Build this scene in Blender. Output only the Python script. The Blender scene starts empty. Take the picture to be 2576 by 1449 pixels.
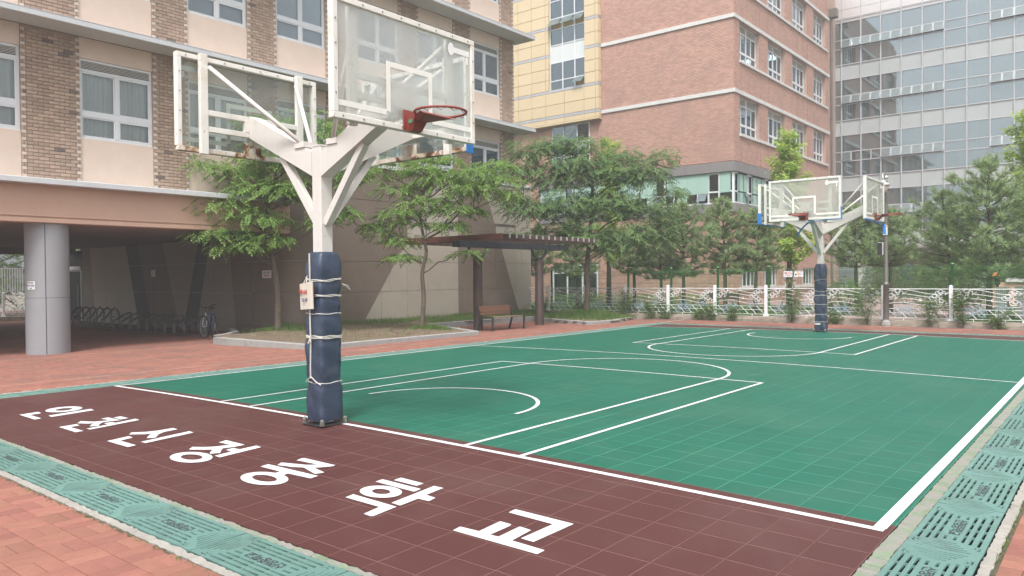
import bpy, bmesh, math, random
import numpy as np
from mathutils import Vector, Matrix
rad = math.radians
C = bpy.context.scene.collection
scene = bpy.context.scene
rng = np.random.default_rng(7)
random.seed(7)

# ------------------------------------------------------------------ camera
CAM_POS = Vector((11.8816, -5.1037, 1.6))
YAW, PITCH, ROLL = -0.6829, -0.0146, -0.0086
fw = Vector((math.sin(YAW) * math.cos(PITCH), math.cos(YAW) * math.cos(PITCH), math.sin(PITCH)))
r0 = Vector((math.cos(YAW), -math.sin(YAW), 0.0))
u0 = r0.cross(fw)
rt = r0 * math.cos(ROLL) + u0 * math.sin(ROLL)
up = -r0 * math.sin(ROLL) + u0 * math.cos(ROLL)
cam = bpy.data.cameras.new('camera')
cam.sensor_width = 36.0
cam.lens = 1910.1 / 2576.0 * 36.0
cam.clip_start = 0.05
cam.clip_end = 900.0
camo = bpy.data.objects.new('camera', cam)
camo.matrix_world = Matrix(((rt.x, up.x, -fw.x, CAM_POS.x), (rt.y, up.y, -fw.y, CAM_POS.y), (rt.z, up.z, -fw.z, CAM_POS.z), (0, 0, 0, 1)))
C.objects.link(camo)
scene.camera = camo

# ------------------------------------------------------------------ sky, sun, exposure
SUN_EL, SUN_AZ = rad(58), rad(150)          # azimuth clockwise from +Y
world = bpy.data.worlds.new('World')
scene.world = world
world.use_nodes = True
wn, wl = world.node_tree.nodes, world.node_tree.links
wn.clear()
sky = wn.new('ShaderNodeTexSky')
sky.sky_type = 'NISHITA'
sky.sun_disc = False
sky.sun_elevation = SUN_EL
sky.sun_rotation = SUN_AZ
sky.air_density = 1.0
sky.dust_density = 4.0
hs = wn.new('ShaderNodeHueSaturation')
hs.inputs['Saturation'].default_value = 0.22      # overcast: the blue goes out of the sky
bg = wn.new('ShaderNodeBackground')
bg.inputs['Strength'].default_value = 0.118
wo = wn.new('ShaderNodeOutputWorld')
wl.new(sky.outputs[0], hs.inputs['Color'])
wl.new(hs.outputs[0], bg.inputs['Color'])
wl.new(bg.outputs[0], wo.inputs['Surface'])
sun = bpy.data.lights.new('sun', 'SUN')
sun.energy = 1.5
sun.angle = rad(14)
sun.color = (1.0, 0.965, 0.92)
suno = bpy.data.objects.new('sun', sun)
sd = Vector((math.sin(SUN_AZ) * math.cos(SUN_EL), math.cos(SUN_AZ) * math.cos(SUN_EL), math.sin(SUN_EL)))
suno.rotation_euler = sd.to_track_quat('Z', 'Y').to_euler()
suno.location = sd * 60
C.objects.link(suno)
scene.view_settings.view_transform = 'Standard'
scene.view_settings.look = 'None'
scene.view_settings.gamma = 1.0
scene.view_settings.use_curve_mapping = False
scene.view_settings.exposure = 1.18
cy = scene.cycles
cy.use_denoising = True
cy.max_bounces = 7
cy.diffuse_bounces = 3
cy.glossy_bounces = 3
cy.transmission_bounces = 4
cy.transparent_max_bounces = 20
cy.sample_clamp_indirect = 6.0
cy.caustics_reflective = False
cy.caustics_refractive = False

HAZE_DENSITY = 0.0033
# ------------------------------------------------------------------ object helpers
def link(o, parent=None):
    C.objects.link(o)
    if parent is not None:
        o.parent = parent
    return o
def tag(o, label=None, cat=None, group=None, kind=None):
    if label: o['label'] = label
    if cat: o['category'] = cat
    if group: o['group'] = group
    if kind: o['kind'] = kind
    return o
def thing(name, label, cat, loc=(0, 0, 0), rz=0.0, group=None):
    o = bpy.data.objects.new(name, None)
    o.empty_display_size = 0.3
    o.location = loc
    o.rotation_euler = (0, 0, rz)
    C.objects.link(o)
    return tag(o, label, cat, group)
def struct(o):
    o['kind'] = 'structure'
    return o
def place(name, mesh, parent=None, loc=(0, 0, 0), rot=(0, 0, 0), scale=None):
    o = bpy.data.objects.new(name, mesh)
    o.location = loc
    o.rotation_euler = rot
    if scale: o.scale = scale
    return link(o, parent)
def copy_tree(o, parent=None):
    c = o.copy()
    C.objects.link(c)
    if parent is not None: c.parent = parent
    for ch in list(o.children): copy_tree(ch, c)
    return c

class MB:
    """collects shapes and links them as ONE mesh"""
    def __init__(s):
        s.v, s.f, s.m = [], [], []
    def add(s, vs, fs, m=0):
        b = len(s.v)
        s.v += [tuple(v) for v in vs]
        s.f += [tuple(b + i for i in f) for f in fs]
        s.m += [m] * len(fs)
        return s
    def box(s, x0, x1, y0, y1, z0, z1, m=0):
        return s.add([(x0, y0, z0), (x1, y0, z0), (x1, y1, z0), (x0, y1, z0), (x0, y0, z1), (x1, y0, z1), (x1, y1, z1), (x0, y1, z1)],
                     [(0, 3, 2, 1), (4, 5, 6, 7), (0, 1, 5, 4), (1, 2, 6, 5), (2, 3, 7, 6), (3, 0, 4, 7)], m)
    def bbox(s, x0, x1, y0, y1, z0, z1, b=0.01, m=0):
        """box with chamfered edges"""
        X = (x0, x1); Y = (y0, y1); Z = (z0, z1)
        vs, idx = [], {}
        for i in (0, 1):
            for j in (0, 1):
                for k in (0, 1):
                    sx, sy, sz = (b if i == 0 else -b), (b if j == 0 else -b), (b if k == 0 else -b)
                    for a in range(3):
                        p = [X[i] + sx, Y[j] + sy, Z[k] + sz]
                        p[a] = (X[i], Y[j], Z[k])[a]
                        idx[(i, j, k, a)] = len(vs)
                        vs.append(tuple(p))
        fs = []
        for i in (0, 1):
            q = [idx[(i, j, k, 0)] for j, k in ((0, 0), (1, 0), (1, 1), (0, 1))]; fs.append(q if i else q[::-1])
            q = [idx[(j, i, k, 1)] for j, k in ((0, 0), (1, 0), (1, 1), (0, 1))]; fs.append(q[::-1] if i else q)
            q = [idx[(j, k, i, 2)] for j, k in ((0, 0), (1, 0), (1, 1), (0, 1))]; fs.append(q if i else q[::-1])
        for i in (0, 1):
            for j in (0, 1):
                fs.append([idx[(i, j, 0, 0)], idx[(i, j, 1, 0)], idx[(i, j, 1, 1)], idx[(i, j, 0, 1)]])
                fs.append([idx[(i, 0, j, 0)], idx[(i, 1, j, 0)], idx[(i, 1, j, 2)], idx[(i, 0, j, 2)]])
                fs.append([idx[(0, i, j, 1)], idx[(1, i, j, 1)], idx[(1, i, j, 2)], idx[(0, i, j, 2)]])
                for k in (0, 1): fs.append([idx[(i, j, k, 0)], idx[(i, j, k, 1)], idx[(i, j, k, 2)]])
        return s.add(vs, fs, m)
    def beam(s, a, b, w, h, m=0, upv=(0, 0, 1)):
        """box from a to b, w wide (sideways), h high"""
        a, b = Vector(a), Vector(b)
        d = (b - a).normalized()
        sd_ = d.cross(Vector(upv))
        if sd_.length < 1e-5: sd_ = Vector((1, 0, 0))
        sd_.normalize()
        un = sd_.cross(d)
        vs = []
        for p in (a, b):
            for i, j in ((-1, -1), (1, -1), (1, 1), (-1, 1)):
                vs.append(p + sd_ * (i * w / 2) + un * (j * h / 2))
        return s.add(vs, [(3, 2, 1, 0), (4, 5, 6, 7), (0, 1, 5, 4), (1, 2, 6, 5), (2, 3, 7, 6), (3, 0, 4, 7)], m)
    def tube(s, pts, r, n=6, m=0, closed=False, caps=True):
        pts = [Vector(p) for p in pts]
        k = len(pts)
        rr = r if isinstance(r, (list, tuple)) else [r] * k
        vs, fs = [], []
        ref = None
        for i, p in enumerate(pts):
            if closed: d = pts[(i + 1) % k] - pts[i - 1]
            else: d = pts[min(i + 1, k - 1)] - pts[max(i - 1, 0)]
            if d.length < 1e-9: d = Vector((0, 0, 1))
            d.normalize()
            if ref is None:
                ref = d.orthogonal().normalized()
            ref = ref - d * ref.dot(d)
            if ref.length < 1e-5: ref = d.orthogonal()
            ref.normalize()
            q = d.cross(ref)
            for j in range(n):
                t = 2 * math.pi * j / n
                vs.append(p + (ref * math.cos(t) + q * math.sin(t)) * rr[i])
        for i in range(k if closed else k - 1):
            a, b = i * n, ((i + 1) % k) * n
            for j in range(n):
                fs.append((a + j, a + (j + 1) % n, b + (j + 1) % n, b + j))
        if caps and not closed:
            fs.append(tuple(range(n))[::-1])
            fs.append(tuple((k - 1) * n + j for j in range(n)))
        return s.add(vs, fs, m)
    def lathe(s, prof, n=20, c=(0, 0, 0), m=0):
        vs, fs = [], []
        for r, z in prof:
            for j in range(n):
                t = 2 * math.pi * j / n
                vs.append((c[0] + r * math.cos(t), c[1] + r * math.sin(t), c[2] + z))
        for i in range(len(prof) - 1):
            for j in range(n):
                fs.append((i * n + j, i * n + (j + 1) % n, (i + 1) * n + (j + 1) % n, (i + 1) * n + j))
        return s.add(vs, fs, m)
    def prism(s, pts, n, d, m=0):
        """flat polygon (3d points) extruded by d along n"""
        n = Vector(n)
        k = len(pts)
        a = [Vector(p) for p in pts]
        b = [p + n * d for p in a]
        return s.add(a + b, [tuple(range(k))[::-1], tuple(range(k, 2 * k))] + [(i, (i + 1) % k, k + (i + 1) % k, k + i) for i in range(k)], m)
    def mesh(s, name, mats, smooth=False):
        me = bpy.data.meshes.new(name)
        me.from_pydata(s.v, [], s.f)
        if not isinstance(mats, (list, tuple)): mats = [mats]
        for q in mats: me.materials.append(q)
        if any(s.m): me.polygons.foreach_set('material_index', s.m)
        if smooth: me.polygons.foreach_set('use_smooth', [True] * len(s.f))
        bm = bmesh.new(); bm.from_mesh(me)
        bmesh.ops.recalc_face_normals(bm, faces=bm.faces)
        bm.to_mesh(me); bm.free()
        me.update()
        return me
    def build(s, name, mats, parent=None, smooth=False, loc=(0, 0, 0), rot=(0, 0, 0)):
        return place(name, s.mesh(name, mats, smooth), parent, loc, rot)

def np_mesh(name, V, F4, mats, midx=None, F3=None):
    """mesh from numpy arrays of quads"""
    me = bpy.data.meshes.new(name)
    nv = len(V)
    me.vertices.add(nv)
    me.vertices.foreach_set('co', np.ascontiguousarray(V, dtype=np.float32).ravel())
    k = F4.shape[1]
    nf = len(F4)
    me.loops.add(nf * k)
    me.loops.foreach_set('vertex_index', np.ascontiguousarray(F4, dtype=np.int32).ravel())
    me.polygons.add(nf)
    me.polygons.foreach_set('loop_start', np.arange(0, nf * k, k, dtype=np.int32))
    for q in (mats if isinstance(mats, (list, tuple)) else [mats]): me.materials.append(q)
    if midx is not None: me.polygons.foreach_set('material_index', np.ascontiguousarray(midx, dtype=np.int32))
    me.update(calc_edges=True)
    me.shade_flat()
    return me
BOXV = np.array([(-1, -1, -1), (1, -1, -1), (1, 1, -1), (-1, 1, -1), (-1, -1, 1), (1, -1, 1), (1, 1, 1), (-1, 1, 1)], float)
BOXF = np.array([(0, 3, 2, 1), (4, 5, 6, 7), (0, 1, 5, 4), (1, 2, 6, 5), (2, 3, 7, 6), (3, 0, 4, 7)])
def np_boxes(name, cen, half, mats, midx=None):
    cen = np.asarray(cen, float); half = np.asarray(half, float)
    n = len(cen)
    V = (cen[:, None, :] + BOXV[None] * half[:, None, :]).reshape(-1, 3)
    F = (BOXF[None] + (np.arange(n) * 8)[:, None, None]).reshape(-1, 4)
    mi = None if midx is None else np.repeat(midx, 6)
    return np_mesh(name, V, F, mats, mi)
def text_mesh(body, name, mat, size=1.0, extrude=0.0, bold=0.0, align='CENTER', spacing=1.0, line=1.0):
    cu = bpy.data.curves.new(name, 'FONT')
    cu.body = body
    cu.size = size
    cu.extrude = extrude
    cu.offset = bold
    cu.align_x = align
    cu.align_y = 'CENTER'
    cu.space_character = spacing
    cu.space_line = line
    cu.resolution_u = 2
    o = bpy.data.objects.new(name, cu)
    C.objects.link(o)
    dg = bpy.context.evaluated_depsgraph_get()
    me = bpy.data.meshes.new_from_object(o.evaluated_get(dg))
    bpy.data.objects.remove(o)
    bpy.data.curves.remove(cu)
    me.name = name
    me.materials.clear()
    me.materials.append(mat)
    return me

# ------------------------------------------------------------------ materials
def new_mat(name):
    m = bpy.data.materials.new(name)
    m.use_nodes = True
    m.node_tree.nodes.clear()
    return m, m.node_tree.nodes, m.node_tree.links
def mathn(n, l, op, a, b=None, c=None):
    q = n.new('ShaderNodeMath'); q.operation = op
    for i, v in enumerate((a, b, c)):
        if v is None: continue
        if isinstance(v, (int, float)): q.inputs[i].default_value = v
        else: l.new(v, q.inputs[i])
    return q.outputs[0]
def mixc(n, l, fac, a, b, mode='MIX'):
    q = n.new('ShaderNodeMix'); q.data_type = 'RGBA'; q.blend_type = mode
    for sock, v in ((q.inputs[0], fac), (q.inputs[6], a), (q.inputs[7], b)):
        if isinstance(v, (int, float)): sock.default_value = v
        elif isinstance(v, (tuple, list)): sock.default_value = (*v[:3], 1)
        else: l.new(v, sock)
    return q.outputs[2]
def noise(n, l, vec, scale, detail=5, rough=.55, dist=0.0):
    q = n.new('ShaderNodeTexNoise')
    q.inputs['Scale'].default_value = scale
    q.inputs['Detail'].default_value = detail
    q.inputs['Roughness'].default_value = rough
    q.inputs['Distortion'].default_value = dist
    if vec is not None: l.new(vec, q.inputs['Vector'])
    return q.outputs[0]
def ramp(n, l, fac, lo, hi):
    q = n.new('ShaderNodeMapRange')
    q.inputs[1].default_value = lo; q.inputs[2].default_value = hi
    l.new(fac, q.inputs[0])
    return q.outputs[0]
def M(name, col, rough=.7, var=.12, ns=3.0, bump=0.0, bs=80.0, metal=0.0, spec=.35, island=0.0, stain=None, rust=None, coat=0.0, back=None, squash=None):
    m, n, l = new_mat(name)
    out = n.new('ShaderNodeOutputMaterial')
    p = n.new('ShaderNodeBsdfPrincipled')
    l.new(p.outputs[0], out.inputs[0])
    tc = n.new('ShaderNodeTexCoord')
    vec = tc.outputs['Object']
    if squash:
        mp = n.new('ShaderNodeMapping'); mp.inputs['Scale'].default_value = squash
        l.new(vec, mp.inputs[0]); vec2 = mp.outputs[0]
    else: vec2 = vec
    a = noise(n, l, vec2, ns, 6, .6)
    b = noise(n, l, vec, ns * 11, 3, .6)
    f = mathn(n, l, 'ADD', mathn(n, l, 'MULTIPLY', a, .65), mathn(n, l, 'MULTIPLY', b, .35))
    f = ramp(n, l, f, .3, .7)
    lo = tuple(c * (1 - var) for c in col); hi = tuple(min(1, c * (1 + var)) for c in col)
    c = mixc(n, l, f, lo, hi)
    if island:
        g_ = n.new('ShaderNodeNewGeometry'); oi = n.new('ShaderNodeObjectInfo')
        r_ = mathn(n, l, 'FRACT', mathn(n, l, 'ADD', g_.outputs['Random Per Island'], oi.outputs['Random']))
        h = n.new('ShaderNodeHueSaturation')
        l.new(mathn(n, l, 'ADD', mathn(n, l, 'MULTIPLY', r_, island * 2), 1 - island), h.inputs['Value'])
        r2 = mathn(n, l, 'FRACT', mathn(n, l, 'MULTIPLY', r_, 17.31))
        l.new(mathn(n, l, 'ADD', mathn(n, l, 'MULTIPLY', r2, .02 * min(1, island * 5)), .5 - .01 * min(1, island * 5)), h.inputs['Hue'])
        l.new(c, h.inputs['Color'])
        c = h.outputs[0]
    if stain:      # (colour, scale, threshold, strength)
        sc, ss, st, sk = stain
        s_ = ramp(n, l, noise(n, l, vec, ss, 7, .68, .6), st, st + .12)
        c = mixc(n, l, mathn(n, l, 'MULTIPLY', s_, sk), c, sc)
    if rust:       # (scale, threshold)
        rs, rth = rust
        s1 = noise(n, l, vec, rs, 8, .7, .8)
        c = mixc(n, l, ramp(n, l, s1, rth, rth + .05), c, (.32, .17, .08))
        c = mixc(n, l, ramp(n, l, s1, rth + .05, rth + .1), c, (.09, .045, .025))
    l.new(c, p.inputs['Base Color'])
    p.inputs['Roughness'].default_value = rough
    p.inputs['Metallic'].default_value = metal
    p.inputs['Specular IOR Level'].default_value = spec
    if coat: p.inputs['Coat Weight'].default_value = coat
    if bump:
        bn = n.new('ShaderNodeBump')
        bn.inputs['Strength'].default_value = bump
        bn.inputs['Distance'].default_value = .01
        l.new(noise(n, l, vec, bs, 6, .65), bn.inputs['Height'])
        l.new(bn.outputs[0], p.inputs['Normal'])
    return m
def glass_mat(name, tint, refl=.12, milk=0.0, milkcol=(.8, .82, .8), rough=.02, edge=1.0):
    """pane: see-through tint, Fresnel mirror on top, optional milky scatter"""
    m, n, l = new_mat(name)
    out = n.new('ShaderNodeOutputMaterial')
    t = n.new('ShaderNodeBsdfTransparent'); t.inputs[0].default_value = (*tint, 1)
    g_ = n.new('ShaderNodeBsdfGlossy'); g_.inputs['Roughness'].default_value = rough
    g_.inputs[0].default_value = (.82, .91, .97, 1)
    cur = t.outputs[0]
    if milk:
        tc = n.new('ShaderNodeTexCoord')
        d = n.new('ShaderNodeBsdfDiffuse')
        d.inputs[0].default_value = (*milkcol, 1)
        tl = n.new('ShaderNodeBsdfTranslucent'); tl.inputs[0].default_value = (*milkcol, 1)
        md = n.new('ShaderNodeMixShader'); md.inputs[0].default_value = .45
        l.new(d.outputs[0], md.inputs[1]); l.new(tl.outputs[0], md.inputs[2])
        k = mathn(n, l, 'MULTIPLY', mathn(n, l, 'ADD', mathn(n, l, 'MULTIPLY', noise(n, l, tc.outputs['Object'], 1.6, 4, .55, .3), .7), .65), milk)
        mx = n.new('ShaderNodeMixShader'); l.new(k, mx.inputs[0])
        l.new(cur, mx.inputs[1]); l.new(md.outputs[0], mx.inputs[2]); cur = mx.outputs[0]
    fr = n.new('ShaderNodeFresnel'); fr.inputs[0].default_value = 1.5
    k = mathn(n, l, 'ADD', mathn(n, l, 'MULTIPLY', fr.outputs[0], edge), refl)
    k = mathn(n, l, 'MINIMUM', k, .95)
    mx = n.new('ShaderNodeMixShader'); l.new(k, mx.inputs[0])
    l.new(cur, mx.inputs[1]); l.new(g_.outputs[0], mx.inputs[2])
    l.new(mx.outputs[0], out.inputs[0])
    return m
def leaf_mat(name, c1, c2, trans=.25):
    m, n, l = new_mat(name)
    out = n.new('ShaderNodeOutputMaterial')
    tc = n.new('ShaderNodeTexCoord'); g_ = n.new('ShaderNodeNewGeometry')
    k = mathn(n, l, 'ADD', mathn(n, l, 'MULTIPLY', g_.outputs['Random Per Island'], .45), mathn(n, l, 'MULTIPLY', ramp(n, l, noise(n, l, tc.outputs['Object'], 1.3, 4, .6), .3, .7), .55))
    c = mixc(n, l, k, c1, c2)
    p = n.new('ShaderNodeBsdfPrincipled'); l.new(c, p.inputs['Base Color'])
    p.inputs['Roughness'].default_value = .55; p.inputs['Specular IOR Level'].default_value = .3
    t = n.new('ShaderNodeBsdfTranslucent')
    h = n.new('ShaderNodeHueSaturation'); h.inputs['Value'].default_value = 1.5; h.inputs['Hue'].default_value = .485
    l.new(c, h.inputs['Color']); l.new(h.outputs[0], t.inputs[0])
    mx = n.new('ShaderNodeMixShader'); mx.inputs[0].default_value = trans
    l.new(p.outputs[0], mx.inputs[1]); l.new(t.outputs[0], mx.inputs[2])
    l.new(mx.outputs[0], out.inputs[0])
    return m
def court_mat(name, col, rim, white=False):
    """interlocking sports tile: perforated weave, light on raised tile edges painted as pale rim lines"""
    m, n, l = new_mat(name)
    out = n.new('ShaderNodeOutputMaterial'); p = n.new('ShaderNodeBsdfPrincipled'); l.new(p.outputs[0], out.inputs[0])
    gm = n.new('ShaderNodeNewGeometry'); sp = n.new('ShaderNodeSeparateXYZ'); l.new(gm.outputs['Position'], sp.inputs[0])
    X, Y = sp.outputs[0], sp.outputs[1]
    k = 2 * math.pi / .0165
    wx = mathn(n, l, 'SINE', mathn(n, l, 'MULTIPLY', mathn(n, l, 'ADD', X, mathn(n, l, 'MULTIPLY', Y, .18)), k))
    wy = mathn(n, l, 'SINE', mathn(n, l, 'MULTIPLY', Y, k))
    w = mathn(n, l, 'ADD', mathn(n, l, 'MULTIPLY', mathn(n, l, 'MULTIPLY', wx, wy), .5), mathn(n, l, 'MULTIPLY', wx, .3))
    pat = ramp(n, l, w, -.7, .7)
    tc = n.new('ShaderNodeTexCoord')
    big = ramp(n, l, noise(n, l, gm.outputs['Position'], .55, 6, .65), .3, .7)
    scuff = ramp(n, l, noise(n, l, gm.outputs['Position'], 9, 9, .75, 1.5), .62, .72)
    dust = ramp(n, l, noise(n, l, gm.outputs['Position'], .8, 8, .7, 1.0), .48, .78)
    spot = ramp(n, l, noise(n, l, gm.outputs['Position'], 38, 4, .7), .72, .76)
    cdark = tuple(c * (.86 if white else .48) for c in col)
    c = mixc(n, l, pat, cdark, col)
    c = mixc(n, l, mathn(n, l, 'MULTIPLY', big, .12), c, tuple(min(1, q * 1.35 + .01) for q in col))
    c = mixc(n, l, mathn(n, l, 'MULTIPLY', scuff, .0 if white else .22), c, tuple(min(1, q + .22) for q in col))
    c = mixc(n, l, mathn(n, l, 'MULTIPLY', dust, .09), c, (.30, .27, .24) if not white else (.5, .48, .45))
    c = mixc(n, l, mathn(n, l, 'MULTIPLY', spot, .35 if not white else .6), c, tuple(min(1, q * .45 + .03) for q in col))
    if white:
        worn = ramp(n, l, noise(n, l, gm.outputs['Position'], 16, 9, .8, 1.2), .60, .70)
        c = mixc(n, l, mathn(n, l, 'MULTIPLY', worn, .5), c, (.36, .35, .33))
        rim = (.42, .42, .42)
    if rim:
        def edge(v, off):
            fr = mathn(n, l, 'FRACT', mathn(n, l, 'DIVIDE', mathn(n, l, 'ADD', v, off), .305))
            d = mathn(n, l, 'ABSOLUTE', mathn(n, l, 'SUBTRACT', fr, .5))
            return mathn(n, l, 'GREATER_THAN', d, .5 - .011)
        e = mathn(n, l, 'MAXIMUM', mathn(n, l, 'MULTIPLY', edge(X, 40 * .305 - .06), .95 if not white else .4), mathn(n, l, 'MULTIPLY', edge(Y, 40 * .305 - .15), .75 if not white else .4))
        c = mixc(n, l, e, c, rim)  # on coloured tiles the pale line paints light caught by raised ribs
    if not white:
        oi = n.new('ShaderNodeNewGeometry'); ob = n.new('ShaderNodeObjectInfo')
        r_ = mathn(n, l, 'FRACT', mathn(n, l, 'ADD', oi.outputs['Random Per Island'], ob.outputs['Random']))
        h = n.new('ShaderNodeHueSaturation'); l.new(mathn(n, l, 'ADD', mathn(n, l, 'MULTIPLY', r_, .08), .96), h.inputs['Value']); l.new(c, h.inputs['Color']); c = h.outputs[0]
    l.new(c, p.inputs['Base Color'])
    p.inputs['Roughness'].default_value = .5 if not white else .45
    p.inputs['Specular IOR Level'].default_value = .35
    return m

MT = {}
MT['white_steel'] = M('white_steel', (.64, .61, .575), .45, .06, 2, .05, 40, rust=(3.2, .69), stain=((.46, .38, .30), 2.2, .56, .4))
MT['rusty_steel'] = M('rusty_steel', (.70, .67, .62), .55, .08, 2, .25, 60, rust=(4.0, .50), stain=((.5, .38, .25), 3, .42, .6))
MT['frame_steel'] = M('frame_steel', (.74, .72, .67), .5, .06, 2, .05, 40, rust=(5.0, .635), stain=((.52, .43, .3), 3, .54, .4))
MT['far_steel'] = M('far_steel', (.70, .70, .66), .5, .07, 2, rust=(4.2, .69))
MT['acrylic'] = glass_mat('dusty_glare_acrylic', (.95, .96, .94), .0, .27, (.97, .96, .91), .05, .3)  # milky white holds both dust and the glare on these boards
MT['acrylic_shaded'] = glass_mat('shaded_acrylic', (.90, .93, .91), .0, .11, (.80, .83, .80), .06, .4)  # less milky, greener: shade on boards seen from behind put into the colour
MT['tape_white'] = M('white_tape', (.78, .77, .72), .6, .05)
MT['rim_red'] = M('red_rim_paint', (.25, .058, .046), .45, .15, 6, rust=(6, .72))
MT['rim_dark'] = M('dark_rim_paint', (.03, .03, .035), .5, .2)
MT['blue_edge'] = M('blue_edge_foam', (.03, .2, .55), .6, .12)
MT['navy'] = M('navy_vinyl', (.036, .052, .088), .42, .25, 2.2, .5, 7, spec=.45, stain=((.10, .11, .13), 2.4, .52, .5))
MT['rope'] = M('rope', (.62, .6, .55), .9, .15, 20, .6, 200)
MT['bolt'] = M('bolt_steel', (.22, .21, .19), .45, .3, 20, metal=.7)
MT['court_green'] = court_mat('green_court_tile', (.009, .152, .097), (.09, .32, .22))
MT['court_red'] = court_mat('maroon_court_tile', (.108, .036, .033), (.225, .115, .10))
MT['court_white'] = court_mat('white_court_paint', (.70, .71, .72), None, True)
MT['under'] = M('subbase_drain_shade', (.009, .009, .009), .95, .3)  # near-black puts the shade inside the drain slots into the colour
MT['grate'] = M('green_drain_plastic', (.135, .25, .22), .55, .10, 1.5, .15, 60, island=.09, stain=((.10, .165, .145), 2.2, .5, .6))
MT['grate_dull'] = M('faded_drain_plastic', (.135, .25, .215), .6, .2, 1.5, .15, 60, stain=((.25, .26, .23), 2.5, .5, .5))
MT['concrete'] = M('concrete_edge', (.34, .32, .29), .9, .2, 4, .8, 45, stain=((.17, .155, .13), 5, .55, .6))
MT['concrete_green'] = M('peeling_green_paint_on_concrete', (.20, .255, .175), .85, .2, 4, .9, 40, stain=((.27, .255, .235), 5.0, .43, .95))
MT['dirt_joint'] = M('dirty_joint', (.10, .085, .06), .95, .4, 12, .8, 60)
MT['paver'] = M('red_clay_paver', (.29, .128, .095), .82, .14, 2.2, .35, 50, island=.14, stain=((.18, .105, .09), 1.1, .48, .65))
MT['joint'] = M('paver_joint_sand', (.17, .10, .075), .95, .25, 6, .5, 60)
MT['pale_joint'] = M('pale_joint_sand', (.50, .35, .26), .95, .25, 3)
MT['ground'] = M('ground', (.22, .19, .15), .95, .25, .4)
MT['soil'] = M('planter_soil', (.175, .13, .09), .95, .3, 2.5, .9, 30, stain=((.12, .09, .06), 2.0, .48, .7))
MT['lawn'] = M('lawn', (.07, .14, .035), .95, .35, 1.2, .9, 40, stain=((.11, .14, .05), 1.1, .5, .6))
MT['grass'] = leaf_mat('grass_blade', (.07, .14, .03), (.18, .27, .075), .3)
MT['pink_path'] = M('pink_path_blocks', (.36, .265, .245), .9, .12, 1.0, stain=((.27, .22, .19), .8, .5, .5))
MT['kerb'] = M('granite_kerb', (.33, .33, .32), .8, .14, 8, .4, 120, stain=((.22, .2, .17), 2.5, .55, .5))
MT['lowwall'] = M('old_concrete_wall', (.33, .29, .24), .95, .25, 3, .9, 30, stain=((.17, .145, .11), 2.2, .5, .7))
MT['stucco'] = M('cream_stucco', (.69, .555, .465), .9, .06, 2.5, .5, 130)
MT['beam'] = M('salmon_stucco', (.57, .38, .29), .9, .07, 1.5, .4, 120)
MT['ledge'] = M('grey_ledge_paint', (.54, .555, .575), .75, .08, 1.2, .2, 40, stain=((.4, .4, .4), 1.5, .62, .35))
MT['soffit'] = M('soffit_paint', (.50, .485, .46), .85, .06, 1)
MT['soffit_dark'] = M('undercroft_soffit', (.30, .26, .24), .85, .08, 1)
MT['brick_brown'] = M('brown_brick', (.385, .28, .215), .9, .15, 5, .4, 60, island=.16)
MT['brick_dark'] = M('burnt_brick', (.17, .13, .12), .9, .2, 5)
MT['brick_pale'] = M('pale_header_brick', (.60, .51, .44), .9, .12, 5)
MT['mortar_brown'] = M('brown_mortar', (.40, .31, .25), .95, .15, 5, .4, 60)
MT['brick_red'] = M('red_brick', (.50, .305, .245), .9, .1, 3, .3, 60, island=.13, stain=((.40, .255, .21), .5, .5, .5))
MT['mortar_red'] = M('red_brick_mortar', (.44, .31, .26), .95, .12, 4)
MT['stone_band'] = M('pale_stone_band', (.60, .60, .585), .8, .1, 2, .2, 40, stain=((.42, .42, .4), 2, .6, .4))
MT['pvc'] = M('white_window_frame', (.70, .72, .74), .45, .04, 2)
MT['louvre'] = M('louvre_slats', (.62, .60, .56), .6, .08, 2)
MT['mint_blind'] = M('mint_blind', (.34, .50, .44), .9, .08, .8)
MT['curtain'] = M('curtain_cloth', (.86, .83, .76), .95, .06, 2)
MT['blind'] = M('blue_grey_blind', (.70, .73, .77), .9, .06, 1.2)
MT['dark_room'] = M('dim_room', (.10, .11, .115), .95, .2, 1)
MT['winglass'] = glass_mat('window_glass', (.86, .88, .88), .03)
MT['winglass_dark'] = glass_mat('tinted_window_glass', (.50, .60, .62), .14)
MT['mintglass'] = glass_mat('mint_ribbon_glass', (.80, .88, .84), .10)
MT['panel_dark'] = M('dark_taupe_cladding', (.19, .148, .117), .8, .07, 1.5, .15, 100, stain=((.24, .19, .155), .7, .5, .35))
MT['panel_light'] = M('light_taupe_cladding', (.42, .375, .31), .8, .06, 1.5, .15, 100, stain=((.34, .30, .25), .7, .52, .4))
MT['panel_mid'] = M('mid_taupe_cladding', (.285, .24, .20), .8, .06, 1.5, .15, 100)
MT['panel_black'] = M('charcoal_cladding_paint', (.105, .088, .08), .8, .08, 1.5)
MT['panel_joint'] = M('cladding_joint', (.42, .38, .33), .9, .1, 3)
MT['yellow'] = M('yellow_metal_panel', (.64, .52, .335), .45, .04, .8, spec=.4, island=.025)
MT['yellow_gap'] = M('panel_gap', (.33, .21, .08), .8, .1)
MT['silver'] = M('silver_strip', (.50, .51, .54), .4, .08, 2, metal=.3)
MT['grey_fascia'] = M('grey_metal_fascia', (.25, .235, .235), .5, .07, .8, metal=.2)
MT['mullion'] = M('aluminium_mullion', (.50, .505, .52), .4, .05, 2, metal=.35)
MT['spandrel'] = M('grey_spandrel_glass', (.38, .41, .41), .18, .06, .8, spec=.6)
MT['spandrel_white'] = M('white_spandrel_glass', (.62, .66, .66), .2, .04, .8)
MT['cladding_top'] = M('pale_metal_cladding', (.66, .63, .62), .3, .05, .5, metal=.5)
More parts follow.
